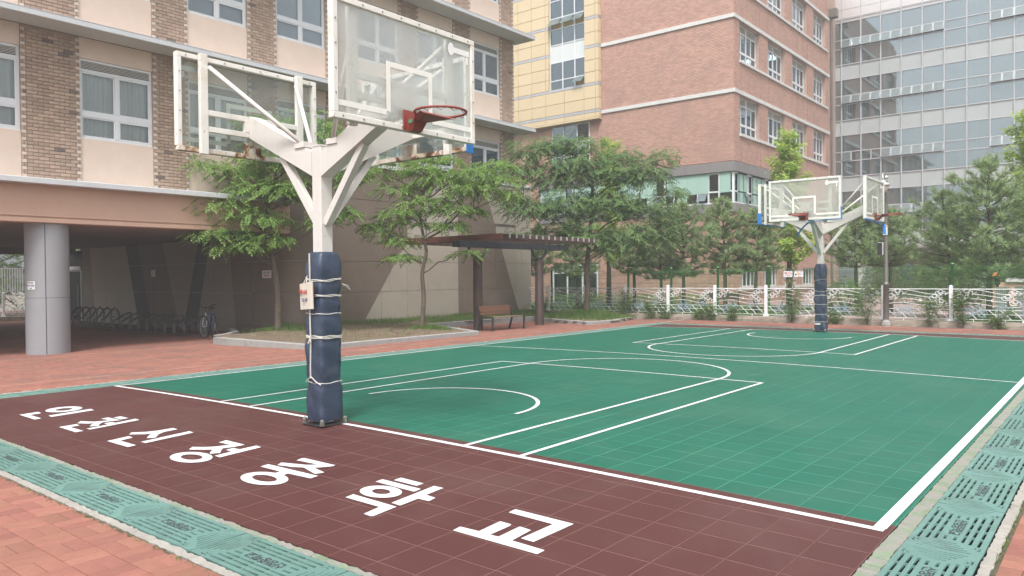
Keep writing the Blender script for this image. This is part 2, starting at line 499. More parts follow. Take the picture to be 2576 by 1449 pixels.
MT['curtainglass'] = glass_mat('curtain_wall_glass', (.46, .58, .57), .22, .19, (.62, .75, .73), .02, 1.1)
MT['hopperglass'] = glass_mat('hopper_glass', (.55, .66, .65), .06, .34, (.62, .70, .69), .03, .7)
MT['interior_floor'] = M('interior_floor_slab', (.40, .41, .41), .8, .1)
MT['interior_wall'] = M('interior_wall', (.38, .41, .42), .9, .15, .4)
MT['interior_col'] = M('mint_interior_column', (.45, .62, .56), .8, .05)
MT['cabinet'] = M('mint_cabinet', (.55, .72, .68), .6, .05)
MT['col_steel'] = M('steel_clad_column', (.31, .315, .335), .5, .05, 1.2, .08, 6, metal=.12)
MT['rust_steel'] = M('brown_painted_steel', (.060, .038, .032), .55, .3, 2, stain=((.13, .05, .035), 1.2, .55, .6))
MT['beam_blue'] = M('blue_grey_steel', (.05, .056, .066), .5, .2, 2)
MT['roof_slat'] = M('brown_roof_slat', (.085, .055, .048), .6, .2, 3)
MT['slat_end'] = M('slat_end_cap', (.36, .34, .34), .5, .1)
MT['roof_red'] = M('red_brown_board', (.145, .058, .040), .6, .2, 2)
MT['bench_wood'] = M('bench_timber', (.25, .125, .08), .6, .25, 3, .2, 40, squash=(8, 1, 8))
MT['bench_seat'] = M('worn_seat_timber', (.27, .19, .14), .65, .25, 3, .2, 40, squash=(8, 1, 8))
MT['bench_frame'] = M('bench_iron', (.045, .04, .038), .5, .2)
MT['fence_white'] = M('white_fence_paint', (.80, .80, .82), .45, .04, 2)
MT['fence_blue'] = M('pale_blue_fence_paint', (.33, .47, .58), .5, .08, 2)
MT['fence_green'] = M('green_fence_coat', (.085, .26, .08), .5, .1, 2)
MT['mesh_green'] = M('green_wire', (.10, .28, .10), .5, .15, 2)
MT['steel'] = M('brushed_steel', (.17, .16, .15), .38, .15, 2, metal=.35, stain=((.15, .08, .05), 1.3, .55, .6))
MT['lamp_white'] = M('lamp_shade_steel', (.55, .55, .55), .35, .05, 2, metal=.4)
MT['lamp_glass'] = M('frosted_lamp_globe', (.48, .42, .38), .3, .06, 2)
MT['black'] = M('black_plastic_and_shade', (.03, .03, .033), .5, .2)  # also paints the shade behind the louvre slats
MT['paper'] = M('sign_white', (.78, .77, .76), .6, .03, 2)
MT['old_board'] = M('weathered_sign_board', (.62, .56, .48), .7, .06, 5, stain=((.40, .24, .12), 6, .56, .45))
MT['ink_red'] = M('red_ink', (.42, .05, .05), .6, .05)
MT['ink_and_shade_black'] = M('black_ink_and_shade', (.04, .04, .05), .6, .05)  # ink on signs; also paints the shade in the cut grate letters
MT['ink_blue'] = M('navy_ink', (.05, .07, .2), .6, .05)
MT['ink_purple'] = M('purple_ink', (.12, .10, .3), .6, .05)
MT['ink_orange'] = M('orange_ink', (.7, .28, .05), .6, .05)
MT['ink_green'] = M('green_ink', (.08, .22, .13), .6, .05)
MT['tyre'] = M('tyre_rubber', (.035, .033, .033), .8, .2)
MT['alu'] = M('bike_alloy', (.55, .56, .58), .35, .08, 4, metal=.6)
MT['bike_blue'] = M('bike_blue_paint', (.10, .18, .42), .4, .1)
MT['bike_orange'] = M('bike_orange_paint', (.52, .28, .08), .4, .1)
MT['rack'] = M('rack_steel', (.17, .165, .165), .4, .15, 4, metal=.6)
MT['bark'] = M('tree_bark', (.115, .088, .068), .95, .3, 3, .9, 25, squash=(1, 1, 4), stain=((.20, .175, .15), 4, .52, .6))
MT['bark_pine'] = M('pine_bark', (.10, .075, .055), .95, .3, 4, .9, 25)
MT['leaf_zelkova'] = leaf_mat('zelkova_leaf', (.075, .165, .038), (.27, .41, .105), .38)
MT['leaf_dark'] = leaf_mat('dark_zelkova_leaf', (.065, .14, .05), (.22, .33, .12), .33)
MT['leaf_pine'] = leaf_mat('pine_needle', (.13, .205, .09), (.33, .43, .20), .34)
MT['leaf_ginkgo'] = leaf_mat('ginkgo_leaf', (.20, .33, .06), (.48, .60, .15), .38)
MT['leaf_bush'] = leaf_mat('bush_leaf', (.05, .10, .032), (.17, .25, .08), .25)
MT['leaf_bright'] = leaf_mat('bright_bush_leaf', (.07, .15, .04), (.22, .33, .10), .3)
MT['flower'] = M('orange_flower', (.75, .22, .04), .8, .2)
# ------------------------------------------------------------------ lie of the land
CW, CL, CROWN = 10.665, 15.96, 0.057
def g(x, y):
    """ground height: crowned court, plaza falling gently towards the school"""
    if x < -0.6: return -0.14 * min(1.0, (-0.6 - x) / 6.9)
    if x < 0 or x > CW: return 0.0
    t = 1.0
    if y < 0: t = max(0.0, 1 + y / 2.47)
    if y > CL: t = max(0.0, 1 - (y - CL) / 1.6)
    return CROWN * (1 - ((x - CW / 2) / (CW / 2)) ** 2) * t
F_PX = 1910.1 / 2576
def seen(x, y, z, mg=.02):
    """rough share-of-frame test, used only to decide which alike pieces become objects of their own"""
    d = Vector((x, y, z)) - CAM_POS
    k = d.dot(fw)
    if k < .2: return False
    a, b = F_PX * d.dot(rt) / k, F_PX * d.dot(up) / k
    return abs(a) < .5 + mg and abs(b) < .2813 + mg
def dist(x, y, z=0.0): return (Vector((x, y, z)) - CAM_POS).length

WORLD = set()
_link0 = link
def link(o, parent=None):
    C.objects.link(o)
    if parent is not None:
        o.parent = parent
        if parent.name in WORLD: o.matrix_parent_inverse = Matrix.Translation(-parent.location)
    return o
def wthing(*a, **k):
    """a thing whose children are written in world coordinates"""
    o = thing(*a, **k)
    WORLD.add(o.name)
    return o
def sheet(name, xs, ys, mat, dz=0.0, zf=None, parent=None):
    vs = [(x, y, (zf(x, y) if zf else 0.0) + dz) for y in ys for x in xs]
    k = len(xs)
    fs = [(j * k + i, j * k + i + 1, (j + 1) * k + i + 1, (j + 1) * k + i) for j in range(len(ys) - 1) for i in range(k - 1)]
    me = bpy.data.meshes.new(name); me.from_pydata(vs, [], fs); me.materials.append(mat); me.update()
    return place(name, me, parent)

ground = struct(sheet('ground', [-150, 150], [-150, 150], MT['ground'], -0.45))

# ------------------------------------------------------------------ sports court: interlocking tiles
T = .305
court = struct(sheet('sports_court', [-.05] + [.06 + i * T for i in range(36)], [-2.41, 0, 4, 8, 12, 15.96, 17.5], MT['under'], -.016, g))
tile_me = {}
for key in ('court_green', 'court_red'):
    b = MB(); b.bbox(-.1508, .1508, -.1508, .1508, -.013, 0, .0025)
    tile_me[key] = b.mesh('court_tile', MT[key])
tiles = []
xe = [-.05] + [.06 + i * T for i in range(36)]
ye = [-2.41] + [.15 + (i - 8) * T for i in range(0, 65)]
ye = [v for v in ye if v < 17.5] + [17.5]
for j in range(len(ye) - 1):
    for i in range(len(xe) - 1):
        x0, x1, y0, y1 = xe[i], xe[i + 1], ye[j], ye[j + 1]
        if x1 - x0 < .02 or y1 - y0 < .02: continue
        cx, cy_ = (x0 + x1) / 2, (y0 + y1) / 2
        key = 'court_green' if .15 < cy_ < 15.9 else 'court_red'
        whole = x1 - x0 > .3 and y1 - y0 > .3
        tiles.append((dist(cx, cy_), whole and seen(cx, cy_, g(cx, cy_), .0), cx, cy_, (x1 - x0) / 2 - .0022, (y1 - y0) / 2 - .0022, key))
tiles.sort()
single = [t for t in tiles if t[1]][:300]
sset = set(id(t) for t in single)
for d, w, x, y, hx, hy, key in single:
    sx = (g(x + .15, y) - g(x - .15, y)) / .3
    sy = (g(x, y + .15) - g(x, y - .15)) / .3
    place('court_tile', tile_me[key], court, (x, y, g(x, y)), (math.atan(sy), -math.atan(sx), 0))
for key in ('court_green', 'court_red'):
    V, F = [], []
    for t in tiles:
        if id(t) in sset or t[6] != key: continue
        d, w, x, y, hx, hy, _ = t
        b = len(V)
        for dz in (-.012, 0):
            for a, c in ((-1, -1), (1, -1), (1, 1), (-1, 1)):
                X, Y = x + a * hx, y + c * hy
                V.append((X, Y, g(X, Y) + dz))
        F += [tuple(b + q for q in f) for f in BOXF[1:].tolist()]
    tag(place('tile_field', np_mesh('tile_field', np.array(V), np.array(F), MT[key]), court), kind='stuff')

# painted lines and lettering on the tiles
_lz = [0.0030]
def strip(name, pts, w, closed=False, step=.25, parent=court, mat='court_white'):
    _lz[0] += .00025
    P = []
    for a, b in zip(pts[:-1], pts[1:]):
        n = max(1, int((Vector(b) - Vector(a)).length / step))
        P += [Vector(a).lerp(Vector(b), k / n) for k in range(n)]
    P.append(Vector(pts[-1]))
    L, R = [], []
    for i, p in enumerate(P):
        d0 = (p - P[i - 1]).normalized() if i else (P[1] - p).normalized()
        d1 = (P[i + 1] - p).normalized() if i < len(P) - 1 else d0
        nn = Vector((-(d0 + d1).y, (d0 + d1).x)).normalized()
        s = w / 2 / max(.5, nn.dot(Vector((-d0.y, d0.x))))
        L.append(p + nn * s); R.append(p - nn * s)
    vs = [(q.x, q.y, g(q.x, q.y) + _lz[0]) for q in L + R]
    k = len(P)
    fs = [(k + i, k + i + 1, i + 1, i) for i in range(k - 1)]
    me = bpy.data.meshes.new(name); me.from_pydata(vs, [], fs); me.materials.append(MT[mat]); me.update()
    return place(name, me, parent)
def V2(*p): return [Vector(q) for q in p]
def arc(cx, cy_, r, a0, a1, n=40): return [Vector((cx + r * math.cos(rad(a0 + (a1 - a0) * i / n)), cy_ + r * math.sin(rad(a0 + (a1 - a0) * i / n)))) for i in range(n + 1)]
strip('court_line', V2((-.03, 0.0), (10.70, 0.0)), .062)
strip('court_line', V2((-.03, CL), (10.70, CL)), .06)
strip('court_line', V2((0.0, .0), (0.0, CL)), .05)
strip('court_line', V2((10.668, .031), (10.672, 3.4), (10.664, CL)), .078)
strip('court_line', V2((0.025, 8.06), (10.63, 8.06)), .05)
X1, X2, X3, X4 = 2.92, 3.58, 7.14, 7.79
strip('court_line', V2((X1, .031), (X1, 5.6), (X4, 5.6), (X4, .031)), .05)
strip('court_line', V2((X2, .031), (X2, 5.6))[:1] + [Vector(p) for p in arc(5.36, 5.6, 1.78, 180, 0)] + V2((X3, .031)), .05)
strip('court_line', arc(5.27, 1.53, 1.25, 180, 0), .05, step=9)
strip('court_line', V2((X1, CL - .03), (X1, CL - 5.6), (X4, CL - 5.6), (X4, CL - .03)), .05)
strip('court_line', V2((X2, CL - .03)) + arc(5.36, CL - 5.6, 1.78, 180, 360) + V2((X3, CL - .03)), .05)
strip('court_line', arc(5.38, CL - 1.52, 1.25, 170, 360), .05, step=9)

LETTERS = [
([[(2.009, -1.64), (1.964, -1.148), (2.103, -1.167), (2.14, -1.651)], [(1.639, -1.82), (1.613, -1.61), (1.761, -1.626), (1.773, -1.75), (2.139, -1.755), (2.15, -1.833)]], [((1.71, -1.359, 0.227, 0.191), (1.72, -1.363, 0.096, 0.088))]),
([[(2.841, -1.257), (2.819, -1.17), (3.026, -1.169), (3.036, -1.252)], [(2.778, -1.365), (2.767, -1.284), (3.08, -1.278), (3.031, -1.37), (3.027, -1.456), (3.106, -1.516), (3.198, -1.565), (3.143, -1.636), (3.057, -1.584), (2.996, -1.532), (2.948, -1.588), (2.823, -1.639), (2.729, -1.563), (2.889, -1.491), (2.937, -1.43), (2.962, -1.353)], [(3.238, -1.704), (3.218, -1.498), (3.201, -1.473), (3.108, -1.471), (3.09, -1.389), (3.189, -1.378), (3.14, -1.144), (3.256, -1.151), (3.328, -1.704)], [(2.88, -1.843), (2.875, -1.665), (2.989, -1.675), (2.997, -1.773), (3.345, -1.774), (3.338, -1.852)]], []),
([[(3.947, -1.576), (3.861, -1.512), (3.963, -1.424), (4.012, -1.314), (4.026, -1.157), (4.136, -1.16), (4.14, -1.302), (4.196, -1.39), (4.332, -1.488), (4.281, -1.555), (4.18, -1.486), (4.107, -1.423), (4.077, -1.477)], [(4.396, -1.665), (4.336, -1.14), (4.442, -1.15), (4.49, -1.663)], [(4.067, -1.843), (4.025, -1.614), (4.129, -1.621), (4.167, -1.761), (4.505, -1.758), (4.516, -1.842)]], []),
([[(5.081, -1.238), (5.054, -1.146), (5.389, -1.148), (5.381, -1.252), (5.342, -1.346), (5.401, -1.399), (5.485, -1.455), (5.437, -1.529), (5.383, -1.496), (5.306, -1.428), (5.229, -1.486), (5.114, -1.556), (5.036, -1.482), (5.148, -1.416), (5.213, -1.349), (5.266, -1.23)], [(5.541, -1.542), (5.525, -1.367), (5.421, -1.363), (5.413, -1.284), (5.512, -1.276), (5.513, -1.107), (5.61, -1.114), (5.635, -1.545)]], [((5.413, -1.693, 0.246, 0.15), (5.414, -1.689, 0.132, 0.073))]),
([[(6.298, -1.212), (6.275, -1.141), (6.298, -1.125), (6.711, -1.118), (6.721, -1.149), (6.672, -1.225), (6.631, -1.271), (6.821, -1.313), (6.792, -1.385), (6.55, -1.319), (6.463, -1.362), (6.296, -1.401), (6.248, -1.33), (6.366, -1.295), (6.497, -1.254), (6.573, -1.192)], [(6.219, -1.513), (6.204, -1.429), (6.863, -1.405), (6.87, -1.485), (6.598, -1.505), (6.618, -1.577), (6.499, -1.574), (6.492, -1.507)]], [((6.565, -1.7, 0.245, 0.146), (6.566, -1.699, 0.138, 0.066))]),
([[(7.449, -1.13), (7.442, -1.051), (7.705, -1.057), (7.706, -1.133)], [(7.365, -1.244), (7.359, -1.167), (7.792, -1.171), (7.799, -1.248)], [(7.862, -1.525), (7.816, -1.058), (7.911, -1.054), (7.928, -1.25), (8.034, -1.261), (8.049, -1.344), (7.945, -1.348), (7.958, -1.532)], [(7.495, -1.637), (7.482, -1.555), (7.958, -1.564), (7.979, -1.79), (7.967, -1.803), (7.889, -1.798), (7.864, -1.638)]], [((7.599, -1.394, 0.18, 0.13), (7.601, -1.392, 0.08, 0.054))]),
([[(8.654, -1.193), (8.648, -1.113), (9.13, -1.116), (9.119, -1.525), (9.021, -1.523), (9.027, -1.201)], [(8.594, -1.671), (8.584, -1.593), (8.736, -1.584), (8.723, -1.363), (8.817, -1.364), (8.829, -1.395), (8.832, -1.587), (8.895, -1.585), (8.886, -1.363), (8.984, -1.373), (9.002, -1.585), (9.253, -1.592), (9.255, -1.667)]], []),
]
for polys, rings in LETTERS:
    b = MB()
    for k, p in enumerate(polys):
        b.add([(x, y, g(x, y) + .0032 + .0004 * k) for x, y in p], [tuple(range(len(p)))])
    for (ox, oy, orx, ory), (ix, iy, irx, iry) in rings:
        n = 48; vs = []
        for cx, cy_, rx, ry in ((ox, oy, orx, ory), (ix, iy, irx, iry)):
            for i in range(n):
                t = 2 * math.pi * i / n
                x, y = cx + rx * math.cos(t), cy_ + ry * math.sin(t)
                vs.append((x, y, g(x, y) + .0052))
        b.add(vs, [(i, (i + 1) % n, n + (i + 1) % n, n + i) for i in range(n)])
    b.build('floor_letter', MT['court_white'], court)

# ------------------------------------------------------------------ drain channels with moulded grates
def grate_mesh(L, Wd, mat):
    cu = bpy.data.curves.new('grate', 'CURVE')
    cu.dimensions = '2D'; cu.fill_mode = 'BOTH'; cu.extrude = .007
    def sp(pts):
        s = cu.splines.new('POLY'); s.points.add(len(pts) - 1)
        for q, (x, y) in zip(s.points, pts): q.co = (x, y, 0, 1)
        s.use_cyclic_u = True
    hl, hw = L / 2 - .003, Wd / 2 - .002
    sp([(-hl, -hw), (hl, -hw), (hl, hw), (-hl, hw)])
    def slot(x0, x1, y, w): sp([(x0, y - w / 2), (x1, y - w / 2), (x1, y + w / 2), (x0, y + w / 2)])
    rows = [(-.158, .335), (-.113, .322), (-.072, .300), (.072, .300), (.113, .322), (.158, .335)]
    for y, h in rows:
        y *= Wd / .4
        q = 2 * h / 4
        for i in range(4): slot(-h + i * q + .006, -h + (i + 1) * q - .006, y, .0165)
    for y in (-.026, .026):
        y *= Wd / .4
        for s in (-1, 1): slot(min(s * .205, s * .275), max(s * .205, s * .275), y, .0165)
    for s in (-1, 1):
        for u, h in ((.335, .052), (.37, .072), (.405, .095), (.44, .118), (.472, .14)):
            h *= Wd / .4
            sp([(s * u - .0042, -h), (s * u + .0042, -h), (s * u + .0042, h), (s * u - .0042, h)])
        for q in (-1, 1):       # scroll in each corner
            def w(pts, r):
                a = [(s * (x), q * (y) * Wd / .4) for x, y in pts]
                o1, o2 = [], []
                for i, p in enumerate(a):
                    d = Vector(a[min(i + 1, len(a) - 1)]) - Vector(a[max(i - 1, 0)])
                    d.normalize(); nn = Vector((-d.y, d.x)) * r * (1 - .75 * abs(i / (len(a) - 1) - .4))
                    o1.append((p[0] + nn.x, p[1] + nn.y)); o2.append((p[0] - nn.x, p[1] - nn.y))
                sp(o1 + o2[::-1])
            w([(.352, .176), (.37, .168), (.385, .174), (.40, .172), (.415, .160)], .006)
            w([(.345, .135), (.357, .150), (.375, .152), (.388, .143), (.38, .133)], .004)
    o = bpy.data.objects.new('tmp', cu); C.objects.link(o)
    dg = bpy.context.evaluated_depsgraph_get()
    me = bpy.data.meshes.new_from_object(o.evaluated_get(dg))
    bpy.data.objects.remove(o); bpy.data.curves.remove(cu)
    me.name = 'grate'; me.materials.clear(); me.materials.append(mat)
    return me
let_me = text_mesh('신정중학교', 'grate_letter_shade', MT['ink_and_shade_black'], .082, 0, .0012, spacing=.86)  # dark sheet painting the shade of letters cut through the grate
let_me.transform(Matrix.Translation((0, .0, .0)))
def channel(name, x0, x1, y0, y1):
    b = MB()
    d = -.22
    b.add([(x0, y0, -.016), (x1, y0, -.016), (x1, y1, -.016), (x0, y1, -.016), (x0, y0, d), (x1, y0, d), (x1, y1, d), (x0, y1, d)],
          [(4, 5, 6, 7), (0, 1, 5, 4), (1, 2, 6, 5), (2, 3, 7, 6), (3, 0, 4, 7)])
    return struct(b.build(name, MT['under']))
near_drain = channel('drain_channel', 0, 11.25, -2.856, -2.466)
gm = grate_mesh(1.0, .385, MT['grate'])
for k in range(10):
    x = 1.07 + k
    o = place('grate', gm, near_drain, (x, -2.661, -.006 + random.uniform(-.002, .002)), (random.uniform(-.004, .004), 0, random.uniform(-.003, .003)))
    place('grate_letter_shade', let_me, o, (0, 0, .0085), (0, 0, math.pi), (1, 1, 1))
right_drain = channel('drain_channel', 10.84, 11.245, -2.4, 17.52)
gm2 = grate_mesh(1.02, .40, MT['grate'])
for k in range(-2, 17):
    y = .35 + 1.02 * k
    o = place('grate', gm2, right_drain, (11.0425, y, -.006 + random.uniform(-.002, .002)), (0, random.uniform(-.004, .004), rad(90)))
    place('grate_letter_shade', let_me, o, (0, 0, .0085), (0, 0, math.pi))
left_drain = channel('drain_channel', -.50, -.075, -3.0, 18)
gm3 = grate_mesh(1.0, .42, MT['grate_dull'])
for k in range(21):
    o = place('grate', gm3, left_drain, (-.288, -2.4 + k, -.006 + random.uniform(-.003, .003)), (0, random.uniform(-.004, .004), rad(90)))
far_drain = channel('drain_channel', -.07, 11.24, 17.53, 17.93)
gm4 = grate_mesh(1.0, .395, MT['grate_dull'])
for k in range(12): place('grate', gm4, far_drain, (.45 + k, 17.73, -.006), (0, 0, 0))
def ragged(name, x0, x1, y0, y1, mat, z=.0, amp=.012, along='x', step=.035, parent=None, th=.1):
    """concrete edging with a broken outline and a lumpy top"""
    b = MB(); vs = []; n = int(((x1 - x0) if along == 'x' else (y1 - y0)) / step) + 1
    for i in range(n + 1):
        t = i / n
        zz = z + random.uniform(-.004, .004)
        if along == 'x':
            x = x0 + (x1 - x0) * t
            a, c = (x, y0 + random.uniform(0, amp)), (x, y1 - random.uniform(0, amp))
        else:
            y = y0 + (y1 - y0) * t
            a, c = (x1 - random.uniform(0, amp), y), (x0 + random.uniform(0, amp), y)
        vs += [(*a, zz - th), (*a, zz), (*c, zz), (*c, zz - th)]
    fs = []
    for i in range(n):
        o = 4 * i
        for k in range(3): fs.append((o + k, o + k + 4, o + k + 5, o + k + 1))
    return struct(b.add(vs, fs).build(name, MT[mat], parent))
ragged('concrete_edge', 0, 11.3, -2.468, -2.408, 'concrete_green', -.004, .009)
ragged('concrete_edge', 0, 11.3, -2.932, -2.858, 'concrete', -.002, .012)
ragged('concrete_edge', 10.737, 10.842, -2.4, 17.5, 'concrete_green', -.005, .010, 'y')
ragged('concrete_edge', 11.247, 11.315, -2.95, 18, 'concrete', -.002, .010, 'y')
ragged('concrete_edge', -.078, -.046, -3, 18, 'concrete', -.004, .008, 'y')
ragged('concrete_edge', -.60, -.502, -3, 20, 'concrete', -.004, .012, 'y')
ragged('concrete_edge', -.05, 10.74, 17.50, 17.532, 'concrete', -.004, .006)
ragged('concrete_edge', -.05, 11.3, 17.93, 18.0, 'concrete', -.003, .01)

# ------------------------------------------------------------------ brick paving in basket weave
paving = struct(sheet('paving', [-40, -7.5, -.6], [-9, 20.25], MT['joint'], -.009, g))
for xs, ys in (([-.6, 40], [-9, -2.975]), ([11.313, 40], [-2.975, 20.25]), ([-.6, 11.313], [17.99, 20.25])):
    struct(sheet('paving', xs, ys, MT['joint'], -.009))
ragged('dirt_joint', 0, 11.4, -2.962, -2.926, 'dirt_joint', -.0015, .014)
ragged('dirt_joint', 11.312, 11.345, -2.9, 18, 'dirt_joint', -.003, .01, 'y')
S = .2255
brick = MB(); brick.bbox(-S / 2 + .0025, S / 2 - .0025, -S / 4 + .002, S / 4 - .002, -.05, 0, .004)
brick_me = brick.mesh('paver', MT['paver'])
zones = [(-26, -.61, -5, 20.2), (-.6, 11.3, -6.5, -2.94), (11.3, 14.5, -3.5, 20.2), (-.6, 11.3, 18.01, 20.2)]
pv = []
for x0, x1, y0, y1 in zones:
    for i in range(int(math.floor((x0 - 6.37) / S)), int(math.ceil((x1 - 6.37) / S))):
        for j in range(int(math.floor((y0 + 3.385) / S)), int(math.ceil((y1 + 3.385) / S))):
            cx, cy_ = 6.37 + (i + .5) * S, -3.385 + (j + .5) * S
            if not (x0 + .1 < cx < x1 - .1 and y0 + .1 < cy_ < y1 - .1): continue
            hor = (i + j) % 2 == 0
            for s in (-1, 1):
                x, y = (cx, cy_ + s * S / 4) if hor else (cx + s * S / 4, cy_)
                pv.append((dist(x, y), seen(x, y, 0, .06), x, y, hor))
pv.sort()
near = [p for p in pv if p[1]][:300]
nset = set(id(p) for p in near)
for d, s, x, y, hor in near:
    place('paver', brick_me, paving, (x, y, g(x, y) + random.uniform(-.002, .001)), (random.uniform(-.004, .004), random.uniform(-.004, .004), 0 if hor else rad(90)))
rest = [p for p in pv if id(p) not in nset and p[1]]
cen = np.array([(p[2], p[3], g(p[2], p[3]) - .01 + random.uniform(-.0015, .001)) for p in rest])
hal = np.array([((S / 2 - .0025, S / 4 - .0025, .01) if p[4] else (S / 4 - .0025, S / 2 - .0025, .01)) for p in rest])
tag(place('paver_field', np_boxes('paver_field', cen, hal, MT['paver']), paving), kind='stuff')
for x, w in ((-1.6, .05), (-7.1, .05)):       # sanded joints that show as pale lines along the plaza
    vs = []
    n = 60
    for i in range(n + 1):
        y = -3 + 16 * i / n
        ww = w * random.uniform(.3, 1.0)
        vs += [(x - ww / 2, y, g(x, y) + .0025), (x + ww / 2, y, g(x, y) + .0025)]
    b = MB().add(vs, [(2 * i, 2 * i + 1, 2 * i + 3, 2 * i + 2) for i in range(n)])
    struct(b.build('sand_joint', MT['pale_joint']))

# ------------------------------------------------------------------ land beyond the fence
LAWN = .06
struct(sheet('lawn', [-40, 2.2], [20.62, 33], MT['lawn'], LAWN))
struct(sheet('lawn', [7.4, 40], [20.62, 40], MT['lawn'], LAWN))
struct(sheet('path', [2.2, 7.4], [20.62, 33], MT['pink_path'], LAWN - .01))
struct(sheet('path', [-3.9, 2.2], [33, 120], MT['pink_path'], LAWN - .01))
struct(sheet('path', [2.2, 40], [33, 120], MT['pink_path'], LAWN - .012))
for a, c in (((2.14, 20.8), (2.14, 33)), ((7.46, 20.8), (7.46, 40))):
    b = MB(); b.box(a[0] - .07, a[0] + .07, a[1], c[1], -.1, LAWN + .08)
    struct(b.build('path_kerb', MT['kerb']))

haze_m, hn, hl = new_mat('glare_haze')  # added air volume standing in for veiling lens glare
ho = hn.new('ShaderNodeOutputMaterial'); hv = hn.new('ShaderNodeVolumePrincipled')
hv.inputs['Color'].default_value = (.93, .95, .97, 1); hv.inputs['Density'].default_value = HAZE_DENSITY; hv.inputs['Anisotropy'].default_value = .2
hl.new(hv.outputs[0], ho.inputs['Volume'])
if HAZE_DENSITY > 0:
    b = MB(); b.box(-152, 152, -152, 152, -1.6, 27.5); tag(b.build('added_haze', haze_m), kind='stuff')
# ------------------------------------------------------------------ helpers for walls
def rect_cells(u0, u1, z0, z1, holes):
    us = sorted({u0, u1, *[h[0] for h in holes], *[h[1] for h in holes]})
    zs = sorted({z0, z1, *[h[2] for h in holes], *[h[3] for h in holes]})
    us = [u for u in us if u0 <= u <= u1]; zs = [z for z in zs if z0 <= z <= z1]
    out = []
    for a, b in zip(us[:-1], us[1:]):
        run = None
        for c, d in zip(zs[:-1], zs[1:]):
            m = ((a + b) / 2, (c + d) / 2)
            solid = not any(h[0] < m[0] < h[1] and h[2] < m[1] < h[3] for h in holes)
            if solid:
                run = [c, d] if run is None else [run[0], d]
            elif run: out.append((a, b, *run)); run = None
        if run: out.append((a, b, *run))
    return out
def lay_bricks(rects, bl, ch, z_base, quoin=False, off=0.0):
    """(u centre, z centre, half length, half height, kind) of every brick in the rects; kind 0 plain, 1 burnt, 2 pale header"""
    out = []
    for u0, u1, z0, z1 in rects:
        j0, j1 = int(math.ceil((z0 - z_base) / ch - .01)), int(math.floor((z1 - z_base) / ch + .01))
        for j in range(j0, j1):
            zc = z_base + (j + .5) * ch
            a = u0
            if quoin:
                q = .10 if j % 2 else .05
                out.append((u0 + q / 2, zc, q / 2 - .005, ch / 2 - .006, 2 if j % 2 else 0))
                out.append((u1 - q / 2, zc, q / 2 - .005, ch / 2 - .006, 2 if j % 2 else 0))
                a, e = u0 + q, u1 - q
            else: e = u1
            u = (math.floor((a - off) / bl) + (.5 if j % 2 else 0)) * bl + off
            while u < e - .01:
                x0, x1 = max(u, a), min(u + bl, e)
                if x1 - x0 > .03:
                    out.append(((x0 + x1) / 2, zc, (x1 - x0) / 2 - .005, ch / 2 - .006, 1 if (quoin and random.random() < .022) else 0))
                u += bl
    return out
def brick_field(bricks, P, axis, mats, parent, nsingle, full_half, th=.02):
    """bricks on a plane: axis 'x' -> wall facing +X, 'y' -> wall facing -Y; the nearest whole ones become objects"""
    rows = []
    for u, z, hl, hz, k in bricks:
        p = (P, u, z) if axis == 'x' else (u, P, z)
        h = (th, hl, hz) if axis == 'x' else (hl, th, hz)
        rows.append((dist(*p), k == 0 and abs(hl - full_half) < .004 and seen(*p, 0), p, h, k))
    rows.sort(key=lambda r: r[0])
    single = [r for r in rows if r[1]][:nsingle]
    if single:
        b = MB(); h = single[0][3]; b.bbox(-h[0], h[0], -h[1], h[1], -h[2], h[2], .004)
        me = b.mesh('brick', mats[0])
        for r in single: place('brick', me, parent, r[2])
    ids = set(id(r) for r in single)
    rest = [r for r in rows if id(r) not in ids]
    o = place('brick_courses', np_boxes('brick_courses', [tuple(np.array(r[2]) + rng.uniform(-.0025, .0025, 3) * (1, 0, 0) if axis == 'x' else np.array(r[2]) + rng.uniform(-.0025, .0025, 3) * (0, 1, 0)) for r in rest], [r[3] for r in rest], mats, np.array([min(r[4], len(mats) - 1) for r in rest])), parent)
    tag(o, kind='stuff')

# ------------------------------------------------------------------ building A: cream and brown-brick school block
XW, XL = -8.35, -7.5
A = wthing('school_building', 'cream stucco school block with brown brick piers and grey ledges on the undercroft side', 'building', (XW, 8.0, -.14))
WINS = [(-3.10, -1.30), (-.30, 1.53), (2.83, 4.65), (5.63, 7.48), (8.46, 10.31), (11.62, 13.49), (14.44, 16.29), (17.28, 19.10)]
PIERS = [(-4.3, -3.10), (-1.30, -.30), (1.53, 2.83), (4.65, 5.63), (7.48, 8.46), (10.31, 11.62), (13.49, 14.44), (16.29, 17.28), (19.10, 19.98)]
LEDGE = [3.97, 7.80, 11.66, 15.52]
b = MB()
for z0, z1 in zip(LEDGE[:-1], LEDGE[1:]):
    for y0, y1 in PIERS: b.box(XW - .3, XW - .008, y0, y1, z0 - .02, z1 - .14)
b.box(XW - 13.6, XW - .31, -4.3, -4.0, 2.98, 15.5); b.box(XW - 13.6, XW - .31, 19.7, 19.98, 3.9, 15.5)
b.box(XW - 13.9, XW - 13.6, -4.3, 19.98, 2.98, 15.5)
b.build('wall', MT['mortar_brown'], A)
allb = []
for z0, z1 in zip(LEDGE[:-1], LEDGE[1:]):
    allb += lay_bricks([(y0, y1, z0 + .005, z1 - .145) for y0, y1 in PIERS], .235, .0862, z0, True)
brick_field(allb, XW, 'x', [MT['brick_brown'], MT['brick_dark'], MT['brick_pale']], A, 300, .235 / 2 - .005)
b = MB()
for z in (3.9, 7.73, 11.59): b.box(XW - 13.6, XW - .6, -4.0, 19.7, z - .15, z)
b.box(XW - 4.2, XW - 4.0, -4.0, 19.7, 3.9, 15.4)
for k in range(0, 9): b.box(XW - 4.0, XW - .6, PIERS[k][0] + .4, PIERS[k][0] + .52, 3.9, 15.4)
